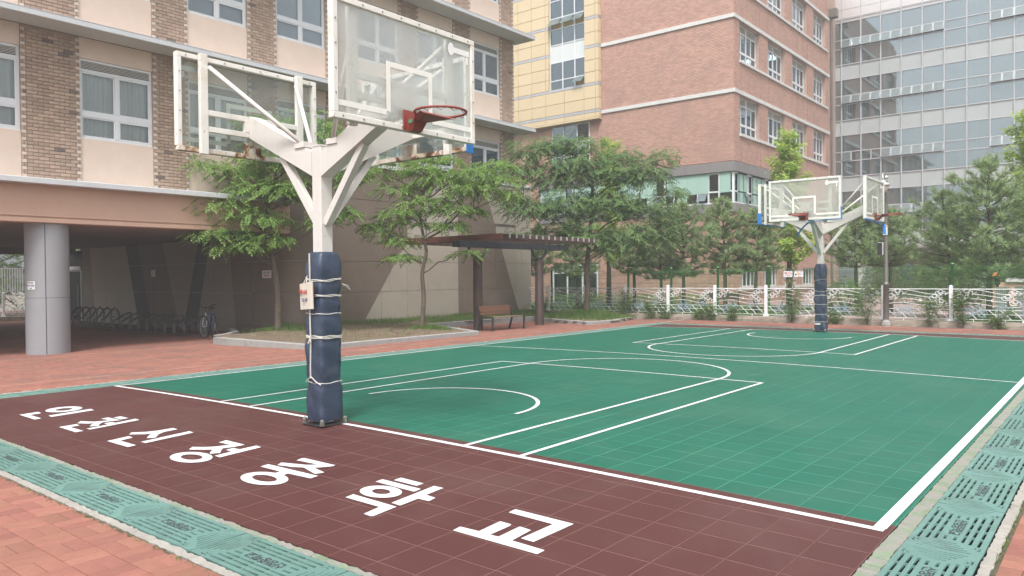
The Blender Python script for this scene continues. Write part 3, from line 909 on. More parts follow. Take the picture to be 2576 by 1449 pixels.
b.build('interior', MT['dark_room'], A)
for zt in LEDGE:
    b = MB(); b.bbox(XW + .012, XL, -4.6, 20.42, zt - .135, zt, .012)
    b.box(XW - .25, XW + .02, 19.99, 20.42, zt - .13, zt - .004)
    if zt == LEDGE[0]:
        b = MB(); b.bbox(XW + .012, XL, -4.6, 8.45, zt - .135, zt, .012)
    b.build('ledge', MT['ledge'], A)
    if zt > 4:
        b = MB(); b.box(XW + .014, XL - .015, -4.58, 20.4, zt - .1365, zt - .1355); b.build('ledge_soffit', MT['soffit'], A)
        b = MB(); b.box(XW + .0125, XL + .004, -4.6, 20.422, zt + .0005, zt + .012); b.build('ledge_flashing', MT['ledge'], A)
for y0, y1 in WINS:       # stucco panels under and over each window
    for k, (z0, z1) in enumerate(zip(LEDGE[:-1], LEDGE[1:])):
        if k == 0: zs, zt = 5.15, 7.15
        else: zs, zt = z0 + 1.21, z0 + 3.22
        b = MB(); b.bbox(XW - .28, XW - .02, y0 + .002, y1 - .002, z0, zs, .006); b.build('stucco_panel', MT['stucco'], A)
        b = MB(); b.bbox(XW - .28, XW - .02, y0 + .002, y1 - .002, zt, z1 - .14, .006); b.build('stucco_panel', MT['stucco'], A)
def frame_bars(b, y0, y1, z0, z1, w, x0, x1):
    b.bbox(x0, x1, y0, y1, z0, z0 + w, .004); b.bbox(x0, x1, y0, y1, z1 - w, z1, .004)
    b.bbox(x0, x1, y0, y0 + w, z0 + w, z1 - w, .004); b.bbox(x0, x1, y1 - w, y1, z0 + w, z1 - w, .004)
def a_window(wd, ht, curtain):
    """local: y across, z up, x out; returns frame, louvre, panes, curtain meshes"""
    fr = MB(); w = .055
    frame_bars(fr, 0, wd, 0, ht, w, -.07, .0)
    lv0 = ht - .25
    fr.bbox(-.068, .002, w, wd - w, lv0 - .075, lv0, .004)
    mid = wd / 2
    fr.bbox(-.066, .004, w, wd - w, .56, .68, .004)
    for z0, z1 in ((w, .56), (.68, lv0 - .075)):
        fr.bbox(-.064, .006, mid - .04, mid + .04, z0, z1, .004)
        frame_bars(fr, w, mid - .04, z0, z1, .035, -.06, -.015)
        frame_bars(fr, mid + .04, wd - w, z0, z1, .045, -.04, -.002)
    lo = MB()
    n = 5
    for i in range(n):
        z = lv0 + .02 + (ht - w - lv0 - .02) * (i + .5) / n
        lo.beam((-.03, w, z), (-.03, wd - w, z), .034, .010, upv=(.55, 0, .83))
    lo.box(-.066, -.06, w, wd - w, lv0, ht - w, 1)  # black backing paints the shade between the slats
    pn = []
    for z0, z1 in ((w, .56), (.68, lv0 - .075)):
        for a, c, x in ((w, mid - .04, -.038), (mid + .04, wd - w, -.022)):
            q = MB(); q.box(x - .003, x + .003, a + .03, c - .03, z0 + .03, z1 - .03); pn.append(q.mesh('pane', MT['winglass']))
    cu = MB()
    if curtain:
        n = 60; vs = []
        for i in range(n + 1):
            y = .06 + (wd - .12) * i / n
            d = -.115 + .024 * math.sin(i * 1.35 + .6 * math.sin(i * .31)) + .012 * math.sin(i * 2.9)
            vs += [(d, y, .03), (d * .9 - .01, y, ht - .28)]
        cu.add(vs, [(2 * i, 2 * i + 2, 2 * i + 3, 2 * i + 1) for i in range(n)])
    else: cu.box(-.10, -.095, .08, wd - .08, .04, ht - .3)
    return fr.mesh('window', MT['pvc']), lo.mesh('louvre', [MT['louvre'], MT['black']]), pn, cu.mesh('curtain' if curtain else 'blind', MT['curtain'] if curtain else MT['blind'])
wcache = {}
for y0, y1 in WINS:
    for k, z0 in enumerate(LEDGE[:3]):
        zs, ht = (5.15, 2.0) if k == 0 else (z0 + 1.21, 2.01)
        key = (round(y1 - y0, 2), k)
        if key not in wcache: wcache[key] = a_window(y1 - y0 - .004, ht - .004, k == 0)
        fr, lo, pn, cu = wcache[key]
        o = place('window', fr, A, (XW - .065, y0 + .002, zs + .002))
        place('louvre', lo, o)
        for q in pn: place('pane', q, o)
        if not (k == 0 and y0 > 11):
            zz_ = random.choice((1, 1, 1, .62)) if k else 1
            place(cu.name.split('.')[0], cu, o, (0, 0, (ht - .26) * (1 - zz_)), (0, 0, 0), (1, 1, zz_))
# undercroft: edge beam, soffit, clad column
b = MB(); b.bbox(-8.2, -7.8, -5, 8.5, 3.10, 3.836, .008); b.box(-8.2, -7.83, -5, 8.5, 3.06, 3.10); b.bbox(-8.2, -7.8, -5, 8.5, 2.965, 3.06, .008)
b.build('edge_beam', MT['beam'], A)
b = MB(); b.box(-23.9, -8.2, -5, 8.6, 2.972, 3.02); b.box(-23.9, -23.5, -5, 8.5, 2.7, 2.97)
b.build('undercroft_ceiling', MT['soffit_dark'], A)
b = MB()
for z0, z1 in ((-.15, 1.195), (1.203, 2.97)):
    n = 40; vs, fs = [], []
    for z in (z0, z1):
        for i in range(n):
            t = 2 * math.pi * i / n
            vs.append((-8.35 + .467 * math.cos(t), 2.03 + .467 * math.sin(t), z))
    fs += [(i, (i + 1) % n, n + (i + 1) % n, n + i) for i in range(n)]
    b.add(vs, fs)
col = b.build('column', MT['col_steel'], A, smooth=True)
b = MB(); b.lathe([(.455, -.14), (.455, 2.96)], 32, (-8.35, 2.03, 0)); t = rad(-24)
sx, sy = -8.35 + .4695 * math.cos(t), 2.03 + .4695 * math.sin(t)
b.beam((sx, sy, -.14), (sx, sy, 2.96), .012, .006, upv=(math.cos(t), math.sin(t), 0))
b.build('column_seam', MT['black'], col)
# taupe-clad annex under and in front of the block
def clip(poly, a, b_, c):
    """keep a*u + b*z <= c"""
    out = []
    for i, p in enumerate(poly):
        q = poly[(i + 1) % len(poly)]
        dp, dq = a * p[0] + b_ * p[1] - c, a * q[0] + b_ * q[1] - c
        if dp <= 0: out.append(p)
        if dp * dq < 0:
            s = dp / (dp - dq)
            out.append((p[0] + (q[0] - p[0]) * s, p[1] + (q[1] - p[1]) * s))
    return out
XA, YA = -7.95, 8.55
R_ = .5
b = MB()
b.box(XA - .3, XA - .03, YA + R_, 20.56, -.3, 5.3)
b.box(-23.0, XA - R_, YA + .03, YA + .3, -.3, 2.96)
b.box(-12.0, XA - R_, YA + .03, YA + .3, 2.96, 5.3)
n = 8
vs = []
for z in (-.3, 5.3):
    for i in range(n + 1):
        t = rad(-90 + 90 * i / n)
        vs.append((XA - R_ + (R_ - .03) * math.cos(t), YA + R_ + (R_ - .03) * math.sin(t), z))
b.add(vs, [(i, i + 1, n + 2 + i, n + 1 + i) for i in range(n)])
b.box(-8.36, XA - .03, 20.3, 20.56, -.3, 5.3)
annex = b.build('annex_wall', MT['panel_joint'], A)
PM = [MT['panel_dark'], MT['panel_light'], MT['panel_mid'], MT['panel_black']]
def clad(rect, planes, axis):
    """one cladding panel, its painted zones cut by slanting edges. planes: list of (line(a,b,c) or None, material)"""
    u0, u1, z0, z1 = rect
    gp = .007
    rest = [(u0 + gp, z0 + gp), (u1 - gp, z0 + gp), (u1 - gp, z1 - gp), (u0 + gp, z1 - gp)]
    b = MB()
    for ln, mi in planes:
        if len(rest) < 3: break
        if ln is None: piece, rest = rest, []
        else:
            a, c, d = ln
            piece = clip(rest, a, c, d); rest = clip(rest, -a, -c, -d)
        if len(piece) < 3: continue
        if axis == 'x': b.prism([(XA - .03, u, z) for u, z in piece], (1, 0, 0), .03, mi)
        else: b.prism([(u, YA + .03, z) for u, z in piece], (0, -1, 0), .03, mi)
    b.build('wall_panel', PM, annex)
rowz = [-.3, .17, 1.14, 2.155, 3.36, 4.22, 5.33]
L1 = (1.0, -.718, 11.37 - .718 * .06)
L2 = (1.0, .424, 19.79)
VENTS = [(13.40, 14.40, 2.95, 3.72), (18.24, 19.55, 2.95, 3.75)]
ycuts = {0: [9.05, 12.2, 16.05, 19.94, 20.58], 1: [9.05, 12.2, 16.05, 19.94, 20.58], 2: [9.05, 12.6, 16.05, 19.94, 20.58], 3: [9.05, 13.4, 14.4, 16.05, 18.24, 19.55, 19.94, 20.58], 4: [9.05, 13.4, 14.4, 16.05, 18.24, 19.55, 20.58], 5: [9.05, 12.6, 16.05, 19.94, 20.58]}
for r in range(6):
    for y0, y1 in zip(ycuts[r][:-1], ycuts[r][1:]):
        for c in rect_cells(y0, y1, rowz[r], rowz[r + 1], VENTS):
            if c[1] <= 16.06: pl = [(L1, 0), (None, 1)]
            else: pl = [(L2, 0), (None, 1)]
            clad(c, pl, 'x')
    # rounded corner
    b = MB(); n = 8; vs = []
    for z in (rowz[r] + .007, rowz[r + 1] - .007):
        for i in range(n + 1):
            t = rad(-90 + 90 * i / n)
            vs.append((XA - R_ + R_ * math.cos(t), YA + R_ + R_ * math.sin(t), z))
    b.add(vs, [(i, i + 1, n + 2 + i, n + 1 + i) for i in range(n)])
    b.build('corner_panel', MT['panel_dark'], annex, True)
V1 = (1.0, .16, -21.74)
BA0, BA1 = (1.0, .335, -17.93 + .335 * .1), (1.0, .335, -16.88 + .335 * .1)
MDL = (1.0, .39, -14.74)
BB0, BB1 = (1.0, -.36, -14.36), (1.0, -.325, -13.47)
RT = (1.0, .13, -10.97)
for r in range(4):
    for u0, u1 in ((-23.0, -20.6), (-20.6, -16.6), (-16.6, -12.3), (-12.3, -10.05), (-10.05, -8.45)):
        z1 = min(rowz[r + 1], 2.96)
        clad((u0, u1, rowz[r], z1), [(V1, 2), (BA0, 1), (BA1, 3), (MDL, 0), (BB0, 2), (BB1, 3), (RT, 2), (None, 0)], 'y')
b = MB(); b.bbox(-8.4, XA + .04, YA - .02, 20.64, 5.335, 5.46, .01); b.build('annex_coping', MT['stone_band'], A)
for y0, y1, z0, z1 in VENTS:
    b = MB()
    b.box(XA - .3, XA - .26, y0, y1, z0, z1)
    n = 9
    for i in range(n):
        z = z0 + (z1 - z0) * (i + .5) / n
        b.beam((XA - .12, y0, z), (XA - .12, y0 + (y1 - y0) * (.62 if y0 > 15 else 1), z), .07, .012, upv=(.6, 0, .8))
    o = b.build('vent', MT['louvre'], annex)
    b = MB(); frame_bars(b, y0 + .003, y1 - .003, z0 + .003, z1 - .003, .04, XA - .2, XA - .005); b.build('vent_frame', MT['panel_dark'], annex)
# door at the far end of the undercroft
b = MB(); b.box(-24.6, -23.06, YA + .05, YA + .1, -.14, 2.9); d = b.build('door', MT['black'], A)
b = MB()
for x in (-24.55, -23.15): b.box(x - .05, x + .05, YA, YA + .05, -.14, 2.05)
b.box(-24.5, -23.2, YA - .0, YA + .05, 2.0, 2.05); b.box(-23.45, -23.41, YA - .03, YA + .0, .4, 1.4); b.build('door_frame', MT['alu'], d)
b = MB(); b.box(-24.3, -23.1, YA - .03, YA + .0, 2.07, 2.22); b.build('door_sign', MT['paper'], d)

# ------------------------------------------------------------------ building B: red-brick block with yellow panels
XB, YB = -3.92, 32.51
B = wthing('brick_building', 'red brick school block with pale stone bands and a yellow panelled stair front', 'building', (XB - 4, YB + 6, 0))
RW = [(33.24, 36.01), (37.23, 39.97), (41.21, 43.93), (45.23, 47.70)]
RZ = [(8.98, 11.0), (12.79, 14.81), (16.58, 18.6)]
holes_x = [(y0, y1, z0, z1) for y0, y1 in RW for z0, z1 in RZ] + [(YB - .1, 41.0, 4.85, 7.47)] + [(33.4 + 3.2 * k, 35.6 + 3.2 * k, .95, 2.0) for k in range(4)]
rx = rect_cells(YB, 48.35, -.2, 21.0, holes_x)
LW = (-15.47, -12.72, 7.9, 10.68)
holes_y = [(-16.5, XB + .1, 4.85, 7.47), LW, (-15.5, -12.2, -.2, 2.35)]
ry = rect_cells(-22.0, XB, -.2, 18.2, holes_y)
b = MB()
for u0, u1, z0, z1 in rx: b.box(XB - .35, XB - .012, max(u0, YB + .36), u1, z0, z1)
for u0, u1, z0, z1 in ry: b.box(u0, min(u1, XB - .012), YB + .012, YB + .35, z0, z1)
b.box(XB - .35, XB - .012, 48.0, 50.6, -.2, 21.0)
b.build('wall', MT['mortar_red'], B)
cut = lambda rs, lim: rs
bx = lay_bricks([(u0, u1, max(z0, .0), z1) for u0, u1, z0, z1 in rx], .24, .0775, 0.0)
by = lay_bricks([(max(u0, -18.2), u1, max(z0, 0), z1) for u0, u1, z0, z1 in ry], .24, .0775, 0.0)
by = [q for q in by if not (q[0] < -11.95 and q[1] > 10.75)]
brick_field(by, YB, 'y', [MT['brick_red']], B, 300, .115, .02)
brick_field(bx, XB, 'x', [MT['brick_red']], B, 0, .115, .02)
for z in (11.0, 14.83, 18.62):
    b = MB(); b.bbox(-11.88 if z > 10.9 else -18, XB + .09, YB - .09, YB - .022, z, z + .2, .01); b.bbox(XB + .022, XB + .09, YB - .02, 48.35, z, z + .2, .01)
    b.build('stone_band', MT['stone_band'], B)
for z0, z1 in RZ:
    b = MB(); b.bbox(XB + .022, XB + .11, 33.15, 48.0, z0 - .15, z0 - .002, .01); b.build('stone_sill', MT['stone_band'], B)
def b_window(wd, ht):
    fr = MB(); w = .06
    frame_bars(fr, 0, wd, 0, ht, w, -.07, 0)
    lv = ht - .4
    fr.bbox(-.066, .003, w, wd - w, lv - .07, lv, .004); fr.bbox(-.066, .003, w, wd - w, .5, .62, .004)
    fr.bbox(-.064, .005, wd / 2 - .05, wd / 2 + .05, w, ht - w, .004)
    for s in (0, 1):
        m = wd * (.25 + .5 * s)
        fr.bbox(-.06, -.01, m - .035, m + .035, w, lv - .07, .004)
    pn = []
    xs = [w, wd * .25, wd / 2, wd * .75, wd - w]
    for a, c in zip(xs[:-1], xs[1:]):
        for z0, z1 in ((w, .5), (.62, lv - .07)):
            q = MB(); q.box(-.04, -.034, a + .03, c - .03, z0 + .01, z1 - .01); pn.append(q.mesh('pane', MT['winglass_dark']))
    lo = MB()
    for i in range(6):
        z = lv + .03 + (ht - w - lv - .04) * (i + .5) / 6
        lo.beam((-.03, w, z), (-.03, wd - w, z), .05, .012, upv=(.55, 0, .83))
    lo.box(-.066, -.06, w, wd - w, lv, ht - w)
    return fr.mesh('window', MT['pvc']), lo.mesh('louvre', MT['louvre']), pn
bm_ = MB(); 
wB = {}
for y0, y1 in RW:
    for z0, z1 in RZ:
        k = round(y1 - y0, 2)
        if k not in wB: wB[k] = b_window(y1 - y0 - .01, z1 - z0 - .01)
        fr, lo, pn = wB[k]
        o = place('window', fr, B, (XB - .20, y0 + .005, z0 + .005))
        place('louvre', lo, o)
        for q in pn: place('pane', q, o)
        cu = MB(); cu.box(-.5, -.48, .05, (y1 - y0) * random.choice([.3, .45, .5]), 0, z1 - z0); cu.build('curtain', MT['curtain'], o)
for k in range(4):
    fr = MB(); frame_bars(fr, 0, 2.19, 0, 1.04, .07, -.07, 0)
    for m in (.55, 1.1, 1.65): fr.bbox(-.06, .004, m - .04, m + .04, .07, .97, .004)
    o = fr.build('window', MT['pvc'], B, loc=(XB - .15, 33.405 + 3.2 * k, .955))
    for m in range(4):
        q = MB(); q.box(-.035, -.03, .07 + .53 * m, .07 + .53 * m + .44, .07, .97); q.build('pane', MT['winglass_dark'], o)
b = MB(); b.bbox(XB + .022, XB + .14, 33.0, 46.5, .78, .945, .01); b.build('stone_sill', MT['stone_band'], B)
b = MB()
b.box(-22, XB - .4, YB + .4, 48.2, -.2, -.1)
for z in (3.8, 7.6, 11.4, 15.2, 19.0): b.box(-22, XB - .4, YB + .4, 48.2, z - .2, z)
b.box(-22, XB - 4.5, YB + 4.5, YB + 4.6, 0, 21); b.box(XB - 4.6, XB - 4.5, YB + 4.5, 48.2, 0, 21); b.box(-22, XB - .4, 48.2, 48.35, 0, 21)
b.build('interior', MT['dark_room'], B)
b = MB(); b.box(-22.2, XB - .1, YB + .1, 48.3, 21.0, 21.3); b.build('roof', MT['concrete'], B)
# ribbon of glazing with grey fascias round the corner
for z0, z1 in ((6.96, 7.46), (4.86, 5.32)):
    n = 9
    for i in range(n):
        a, c = -16.5 + (XB + .1 + 16.5) * i / n, -16.5 + (XB + .1 + 16.5) * (i + 1) / n
        b = MB(); b.bbox(a + .004, c - .004, YB - .10, YB + .3, z0, z1, .006); b.build('fascia', MT['grey_fascia'], B)
    for i in range(6):
        a, c = YB + .31 + (41 - YB - .31) * i / 6, YB + .31 + (41 - YB - .31) * (i + 1) / 6
        b = MB(); b.bbox(XB - .3, XB + .10, a + .004, c - .004, z0, z1, .006); b.build('fascia', MT['grey_fascia'], B)
def ribbon(axis, u0, u1, cuts, z0, z1, zc):
    fr = MB()
    P = (lambda u, d, z: (XB - d, u, z)) if axis == 'x' else (lambda u, d, z: (u, YB + d, z))
    def bar(ua, ub, za, zb):
        p, q = P(ua, .02, za), P(ub, .10, zb)
        fr.bbox(min(p[0], q[0]), max(p[0], q[0]), min(p[1], q[1]), max(p[1], q[1]), za, zb, .004)
    bar(u0, u1, z0, z0 + .08); bar(u0, u1, z1 - .08, z1); bar(u0, u1, zc - .04, zc + .04)
    for c in [u0 + .04] + cuts + [u1 - .04]: bar(c - .04, c + .04, z0 + .08, zc - .04); bar(c - .04, c + .04, zc + .04, z1 - .08)
    o = fr.build('ribbon_window', MT['pvc'], B)
    cc = [u0] + cuts + [u1]
    for i, (a, c) in enumerate(zip(cc[:-1], cc[1:])):
        for k, (za, zb) in enumerate(((z0 + .08, zc - .04), (zc + .04, z1 - .08))):
            q = MB()
            p, r = P(a + .05, .07, za), P(c - .05, .076, zb)
            if k == 0 and i % 4 == 2 and c - a > .5:       # propped-open lower sash
                pa, pb = P(a + .05, .02, zb), P(c - .05, .02, zb)
                pc, pd = P(c - .05, -.32, za + .08), P(a + .05, -.32, za + .08)
                nn = Vector(pb) - Vector(pa); nn = nn.cross(Vector(pd) - Vector(pa)).normalized()
                q.prism([pa, pb, pc, pd], nn, .012)
                q.build('pane', MT['hopperglass'], o)
            else:
                q.box(min(p[0], r[0]), max(p[0], r[0]), min(p[1], r[1]), max(p[1], r[1]), za, zb)
                q.build('pane', MT['mintglass'], o)
ribbon('y', -16.4, XB - .05, [-15.6, -14.8, -14.0, -13.2, -12.4, -11.6, -10.8, -10.0, -9.4, -8.6, -7.9, -7.35, -6.85, -5.95, -5.35, -4.75], 5.33, 6.95, 5.95)
ribbon('x', YB + .05, 40.9, [YB + .05 + .62 * k for k in range(1, 14)], 5.33, 6.95, 5.95)
for k in range(20):
    a = -16.3 + .61 * k
    if k % 5 != 3:
        b = MB(); b.box(a, a + .6, YB + .0, YB + .01, 5.9 if k % 3 else 5.35, 6.95); b.build('blind', MT['mint_blind'], B)
for k in range(13):
    a = YB + .5 + .62 * k
    if k % 4 != 2:
        b = MB(); b.box(XB - .03, XB - .02, a, a + .6, 5.4, 6.95); b.build('blind', MT['mint_blind'], B)
# lower stair window
fr = MB()
def ybar(a, c, za, zb, y=YB - .02, d=.08): fr.bbox(a, c, y, y + d, za, zb, .004)
u0, u1, z0, z1 = LW
ybar(u0, u1, z0, z0 + .07); ybar(u0, u1, z1 - .07, z1); ybar(u0, u0 + .07, z0 + .07, z1 - .07); ybar(u1 - .07, u1, z0 + .07, z1 - .07)
ybar(u0 + .07, u1 - .07, 9.55, 9.63); ybar(u0 + .07, u1 - .07, 8.75, 8.83)
ms = [u0 + .07, -14.58, -13.62, u1 - .07]
for m in ms[1:3]:
    for za, zb in ((z0 + .07, 8.75), (8.83, 9.55), (9.63, z1 - .07)): ybar(m - .035, m + .035, za, zb)
o = fr.build('window', MT['pvc'], B)
for a, c in zip(ms[:-1], ms[1:]):
    for k, (za, zb) in enumerate(((z0 + .07, 8.75), (8.83, 9.55), (9.63, z1 - .07))):
        q = MB()
        if k == 1 and c > -13: q.prism([(a, YB - .03, zb), (c, YB - .03, zb), (c, YB - .4, za + .1), (a, YB - .4, za + .1)], (0, .5, .87), .012)
        else: q.box(a + .03, c - .03, YB + .02, YB + .026, za, zb)
        q.build('pane', MT['hopperglass'] if (k == 1 and c > -13) else MT['winglass_dark'], o)
# yellow panelled front
YY = YB - .36
ycols = [-19.9, -18.85, -17.78, -16.72, -15.66]
zed = [10.81, 11.10, 11.27, 11.94, 12.66, 12.82, 13.46, 14.15, 14.84, 15.0, 15.74, 16.50, 16.66, 17.33, 18.04, 18.75, 18.9, 19.6, 20.3]
silver = {1, 4, 8, 11, 15}
b = MB(); b.box(-20, -15.44, YY + .03, YB - .022, 10.8, 20.3); b.box(-15.44, -12.85, YY + .03, YB - .022, 10.8, 12.66); b.box(-12.85, -11.92, YY + .03, YB - .022, 10.8, 20.3)
b.box(-15.44, -12.85, YB - .1, YB - .023, 12.66, 20.3)
yb = b.build('stair_front', MT['yellow_gap'], B)
def ypan(x0, x1, z0, z1, mat, gap=.012, name='yellow_panel'):
    b = MB(); b.bbox(x0 + gap, x1 - gap, YY, YY + .04, z0 + gap, z1 - gap, .006); b.build(name, MT[mat], yb)
for r in range(len(zed) - 1):
    s = r in silver
    cols = list(zip(ycols[:-1], ycols[1:]))
    cols += [(-15.66, -14.28), (-14.28, -12.88)] if r < 5 else [(-15.66, -15.42)]
    cols += [(-12.88 if r < 5 else -12.85, -12.09), (-12.09, -11.90)]
    for x0, x1 in cols:
        ypan(x0, x1, zed[r], zed[r + 1], 'silver' if s else 'yellow', .008 if s else .012, 'silver_strip' if s else 'yellow_panel')
    b = MB(); b.bbox(-11.935, -11.885, YY + .05, YB - .03, zed[r] + .012, zed[r + 1] - .012, .005); b.build('silver_strip' if s else 'yellow_panel', MT['silver' if s else 'yellow'], yb)
    if r >= 5:
        b = MB(); b.bbox(-15.46, -15.41, YY + .05, YB - .11, zed[r] + .012, zed[r + 1] - .012, .005); b.build('silver_strip' if s else 'yellow_panel', MT['silver' if s else 'yellow'], yb)
b = MB(); b.bbox(-20, -11.885, YY - .03, YB - .03, 10.70, 10.80, .01); b.build('drip_edge', MT['yellow'], B)
fr = MB()
yq = YY + .16
ms = [-15.40, -14.50, -13.62, -12.86]
zz = [12.84, 13.40, 14.48, 15.54, 16.48, 17.14, 18.19, 19.2, 20.3]
for m in ms: fr.bbox(m - .035, m + .035, yq, yq + .07, 12.84, 20.3, .004)
for z in zz: 
    for a, c in zip(ms[:-1], ms[1:]): fr.bbox(a + .036, c - .036, yq + .003, yq + .067, z - .03, z + .03, .004)
o = fr.build('stair_window', MT['pvc'], B)
for i, (a, c) in enumerate(zip(ms[:-1], ms[1:])):
    for k, (za, zb) in enumerate(zip(zz[:-1], zz[1:])):
        q = MB()
        if k == 4 or (k == 0 and i == 2):
            q.prism([(a + .04, yq - .01, zb - .03), (c - .04, yq - .01, zb - .03), (c - .04, yq - .42, za + .16), (a + .04, yq - .42, za + .16)], (0, .5, .87), .015)
            q.build('hopper_sash', MT['hopperglass'], o)
        else:
            q.box(a + .03, c - .03, yq + .03, yq + .036, za + .03, zb - .03)
            q.build('pane', MT['spandrel_white'] if k == 2 else MT['winglass_dark'], o)
# entrance doors
fr = MB()
for x in (-15.45, -14.4, -13.3, -12.26): ybar(x - .05, x + .05, -.1, 2.3)
for za in (1.75, 2.22):
    for x0, x1 in ((-15.4, -14.45), (-14.35, -13.35), (-13.25, -12.31)): ybar(x0, x1, za, za + .08)
o = fr.build('entrance_door', MT['pvc'], B)
for x0, x1 in ((-15.4, -14.45), (-14.35, -13.35), (-13.25, -12.31)):
    q = MB(); q.box(x0, x1, YB + .02, YB + .026, -.05, 1.75); q.build('pane', MT['winglass_dark'], o)
    q = MB(); q.box(x0, x1, YB + .02, YB + .026, 1.83, 2.22); q.build('pane', MT['hopperglass'], o)
# rainwater pipe in the corner
b = MB(); b.tube([(XB + .12, 48.7, .2), (XB + .12, 48.7, 18.9)], .075, 8); b.bbox(XB + .0, XB + .5, 48.45, 48.95, 18.9, 19.5, .02)
for z in (4, 8, 12, 16): b.lathe([(.09, 0), (.09, .12)], 10, (XB + .12, 48.7, z))
b.build('rain_pipe', MT['steel'], B)

# ------------------------------------------------------------------ building C: glass curtain wall on pilotis
YC = 50.0
GC = wthing('glass_building', 'glass curtain wall block with grey spandrels and open hopper windows', 'building', (4, YC + 5, 0))
cx = [-4.22, -3.53] + [-2.28 + 1.2455 * k for k in range(25)]
cz = [3.42, 4.47, 5.55, 6.18, 7.28, 8.28, 9.34, 9.98, 11.12, 12.14, 13.22, 13.82, 14.93, 15.95, 17.04, 17.65, 18.86, 19.06]
spand = {0, 4, 8, 12}
rail_r = {1, 5, 9, 13}
hop = {2, 6, 10, 14}
b = MB()
for x in cx: b.bbox(x - .035, x + .035, YC - .10, YC + .05, 3.40, 19.1, .006)
for z in cz:
    for a, c in zip(cx[:-1], cx[1:]): b.bbox(a + .036, c - .036, YC - .06, YC + .045, z - .03, z + .03, .005)
for r in hop:
    for i, (a, c) in enumerate(zip(cx[:-1], cx[1:])):
        if i == 0 or i in (6, 7): continue
        m = (a + c) / 2
        b.bbox(m - .03, m + .03, YC - .07, YC + .04, cz[r] + .032, cz[r + 1] - .032, .005)
b.build('mullion_grid', MT['mullion'], GC)
for r in range(len(cz) - 1):
    za, zb = cz[r] + .03, cz[r + 1] - .03
    for i, (a, c) in enumerate(zip(cx[:-1], cx[1:])):
        a2, c2 = a + .036, c - .036
        if r in spand or r == 16:
            b = MB(); b.box(a2, c2, YC, YC + .02, za, zb)
            b.build('spandrel_panel', MT['spandrel' if r != 16 else 'cladding_top'], GC)
        elif r in hop and i not in (0, 6, 7):
            m = (a + c) / 2
            for k, (p, q) in enumerate(((a2, m - .03), (m + .03, c2))):
                t = .20 + random.uniform(-.03, .03)
                if r == 10 - 8 + 4 and i in (1, 2): t = .06 if (i, k) == (1, 0) else 0.0
                b = MB()
                if t < .01: b.box(p, q, YC, YC + .014, za, zb); b.build('window_pane', MT['curtainglass'], GC); continue
                pa = [(p, YC - .075, zb), (q, YC - .075, zb), (q, YC - .075 - t, za + .03), (p, YC - .075 - t, za + .03)]
                b.prism(pa, (0, .95, .3), .012)
                hs_ = b.build('hopper_sash', MT['hopperglass'], GC)
                e = MB()
                for s0, s1 in zip(pa, pa[1:] + pa[:1]): e.beam(Vector(s0) - Vector((0, .006, 0)), Vector(s1) - Vector((0, .006, 0)), .03, .025)
                e.build('sash_frame', MT['mullion'], hs_)
        else:
            b = MB(); b.box(a2, c2, YC, YC + .014, za, zb); b.build('window_pane', MT['curtainglass'], GC)
b = MB()
for r in rail_r:
    for k in range(1, 4):
        z = cz[r] + (cz[r + 1] - cz[r]) * k / 4 + .05
        b.tube([(cx[0] + .1, YC + .25, z), (cx[-1], YC + .25, z)], .022, 6)
b.build('guard_rail', MT['interior_col'], GC)
b = MB()
for z in (3.42, 7.28, 11.12, 14.93, 18.9): b.box(cx[0], cx[-1], YC + .1, YC + 9.0, z + .02, z + .9 if z < 18 else z + .3)
b.build('floor_slab', MT['interior_floor'], GC)
b = MB(); b.box(cx[0], cx[-1], YC + 8.8, YC + 9.0, 3.4, 19); b.box(cx[0], cx[0] + .1, YC + .1, YC + 9, 3.4, 19)
for k in range(10):
    for z in (4.4, 8.2, 12.05, 15.9): b.box(-3 + 3 * k, -2.9 + 3 * k, YC + 6.5, YC + 8.8, z, z + 2.8)
b.build('interior_wall', MT['interior_wall'], GC)
for x in (-1.0, 4.05, 9.1, 14.2, 19.3, 24.4):
    b = MB(); b.bbox(x - .3, x + .3, YC + .9, YC + 1.4, 3.5, 18.9, .02); b.build('interior_column', MT['interior_col'], GC)
for x, z, w, h in ((-.65, 15.9, .6, .35), (1.6, 15.9, .45, .4), (-.6, 12.1, .5, .75), (1.7, 12.1, .55, 1.0), (2.2, 12.1, .2, .8), (4.6, 12.1, .2, .6), (-.3, 8.3, .7, .9), (2.2, 8.3, .4, .9), (3.4, 8.3, .8, 1.3), (5.6, 8.3, .4, 1.4), (7.0, 8.4, .9, .7)):
    b = MB(); b.bbox(x, x + w, YC + .5, YC + .9, z, z + h, .01); b.build('cabinet', MT['cabinet'], GC)
b = MB()
b.box(cx[0], cx[-1], YC - .02, YC + .08, 19.1, 26)
bk = b.build('parapet', MT['black'], GC)
zz = [19.1, 19.7, 20.9, 22.1, 23.3, 24.5, 26.0]
for i, (a, c) in enumerate(zip(cx[:-1], cx[1:])):
    for za, zb in zip(zz[:-1], zz[1:]):
        b = MB(); b.bbox(a + .008, c - .008, YC - .06, YC - .021, za + .008, zb - .008, .004); b.build('metal_panel', MT['cladding_top'], bk)
b = MB(); b.box(cx[0], cx[-1], YC - .02, YC + 9, 3.30, 3.40); b.build('undercroft_ceiling', MT['soffit'], GC)
for x in (-2.5, 4.55, 11.6, 18.7, 25.6):
    b = MB(); b.lathe([(.36, -.1), (.36, 3.3)], 24, (x, YC - 4 + 4.6, 0)); b.build('column', MT['lamp_white'], GC, True)
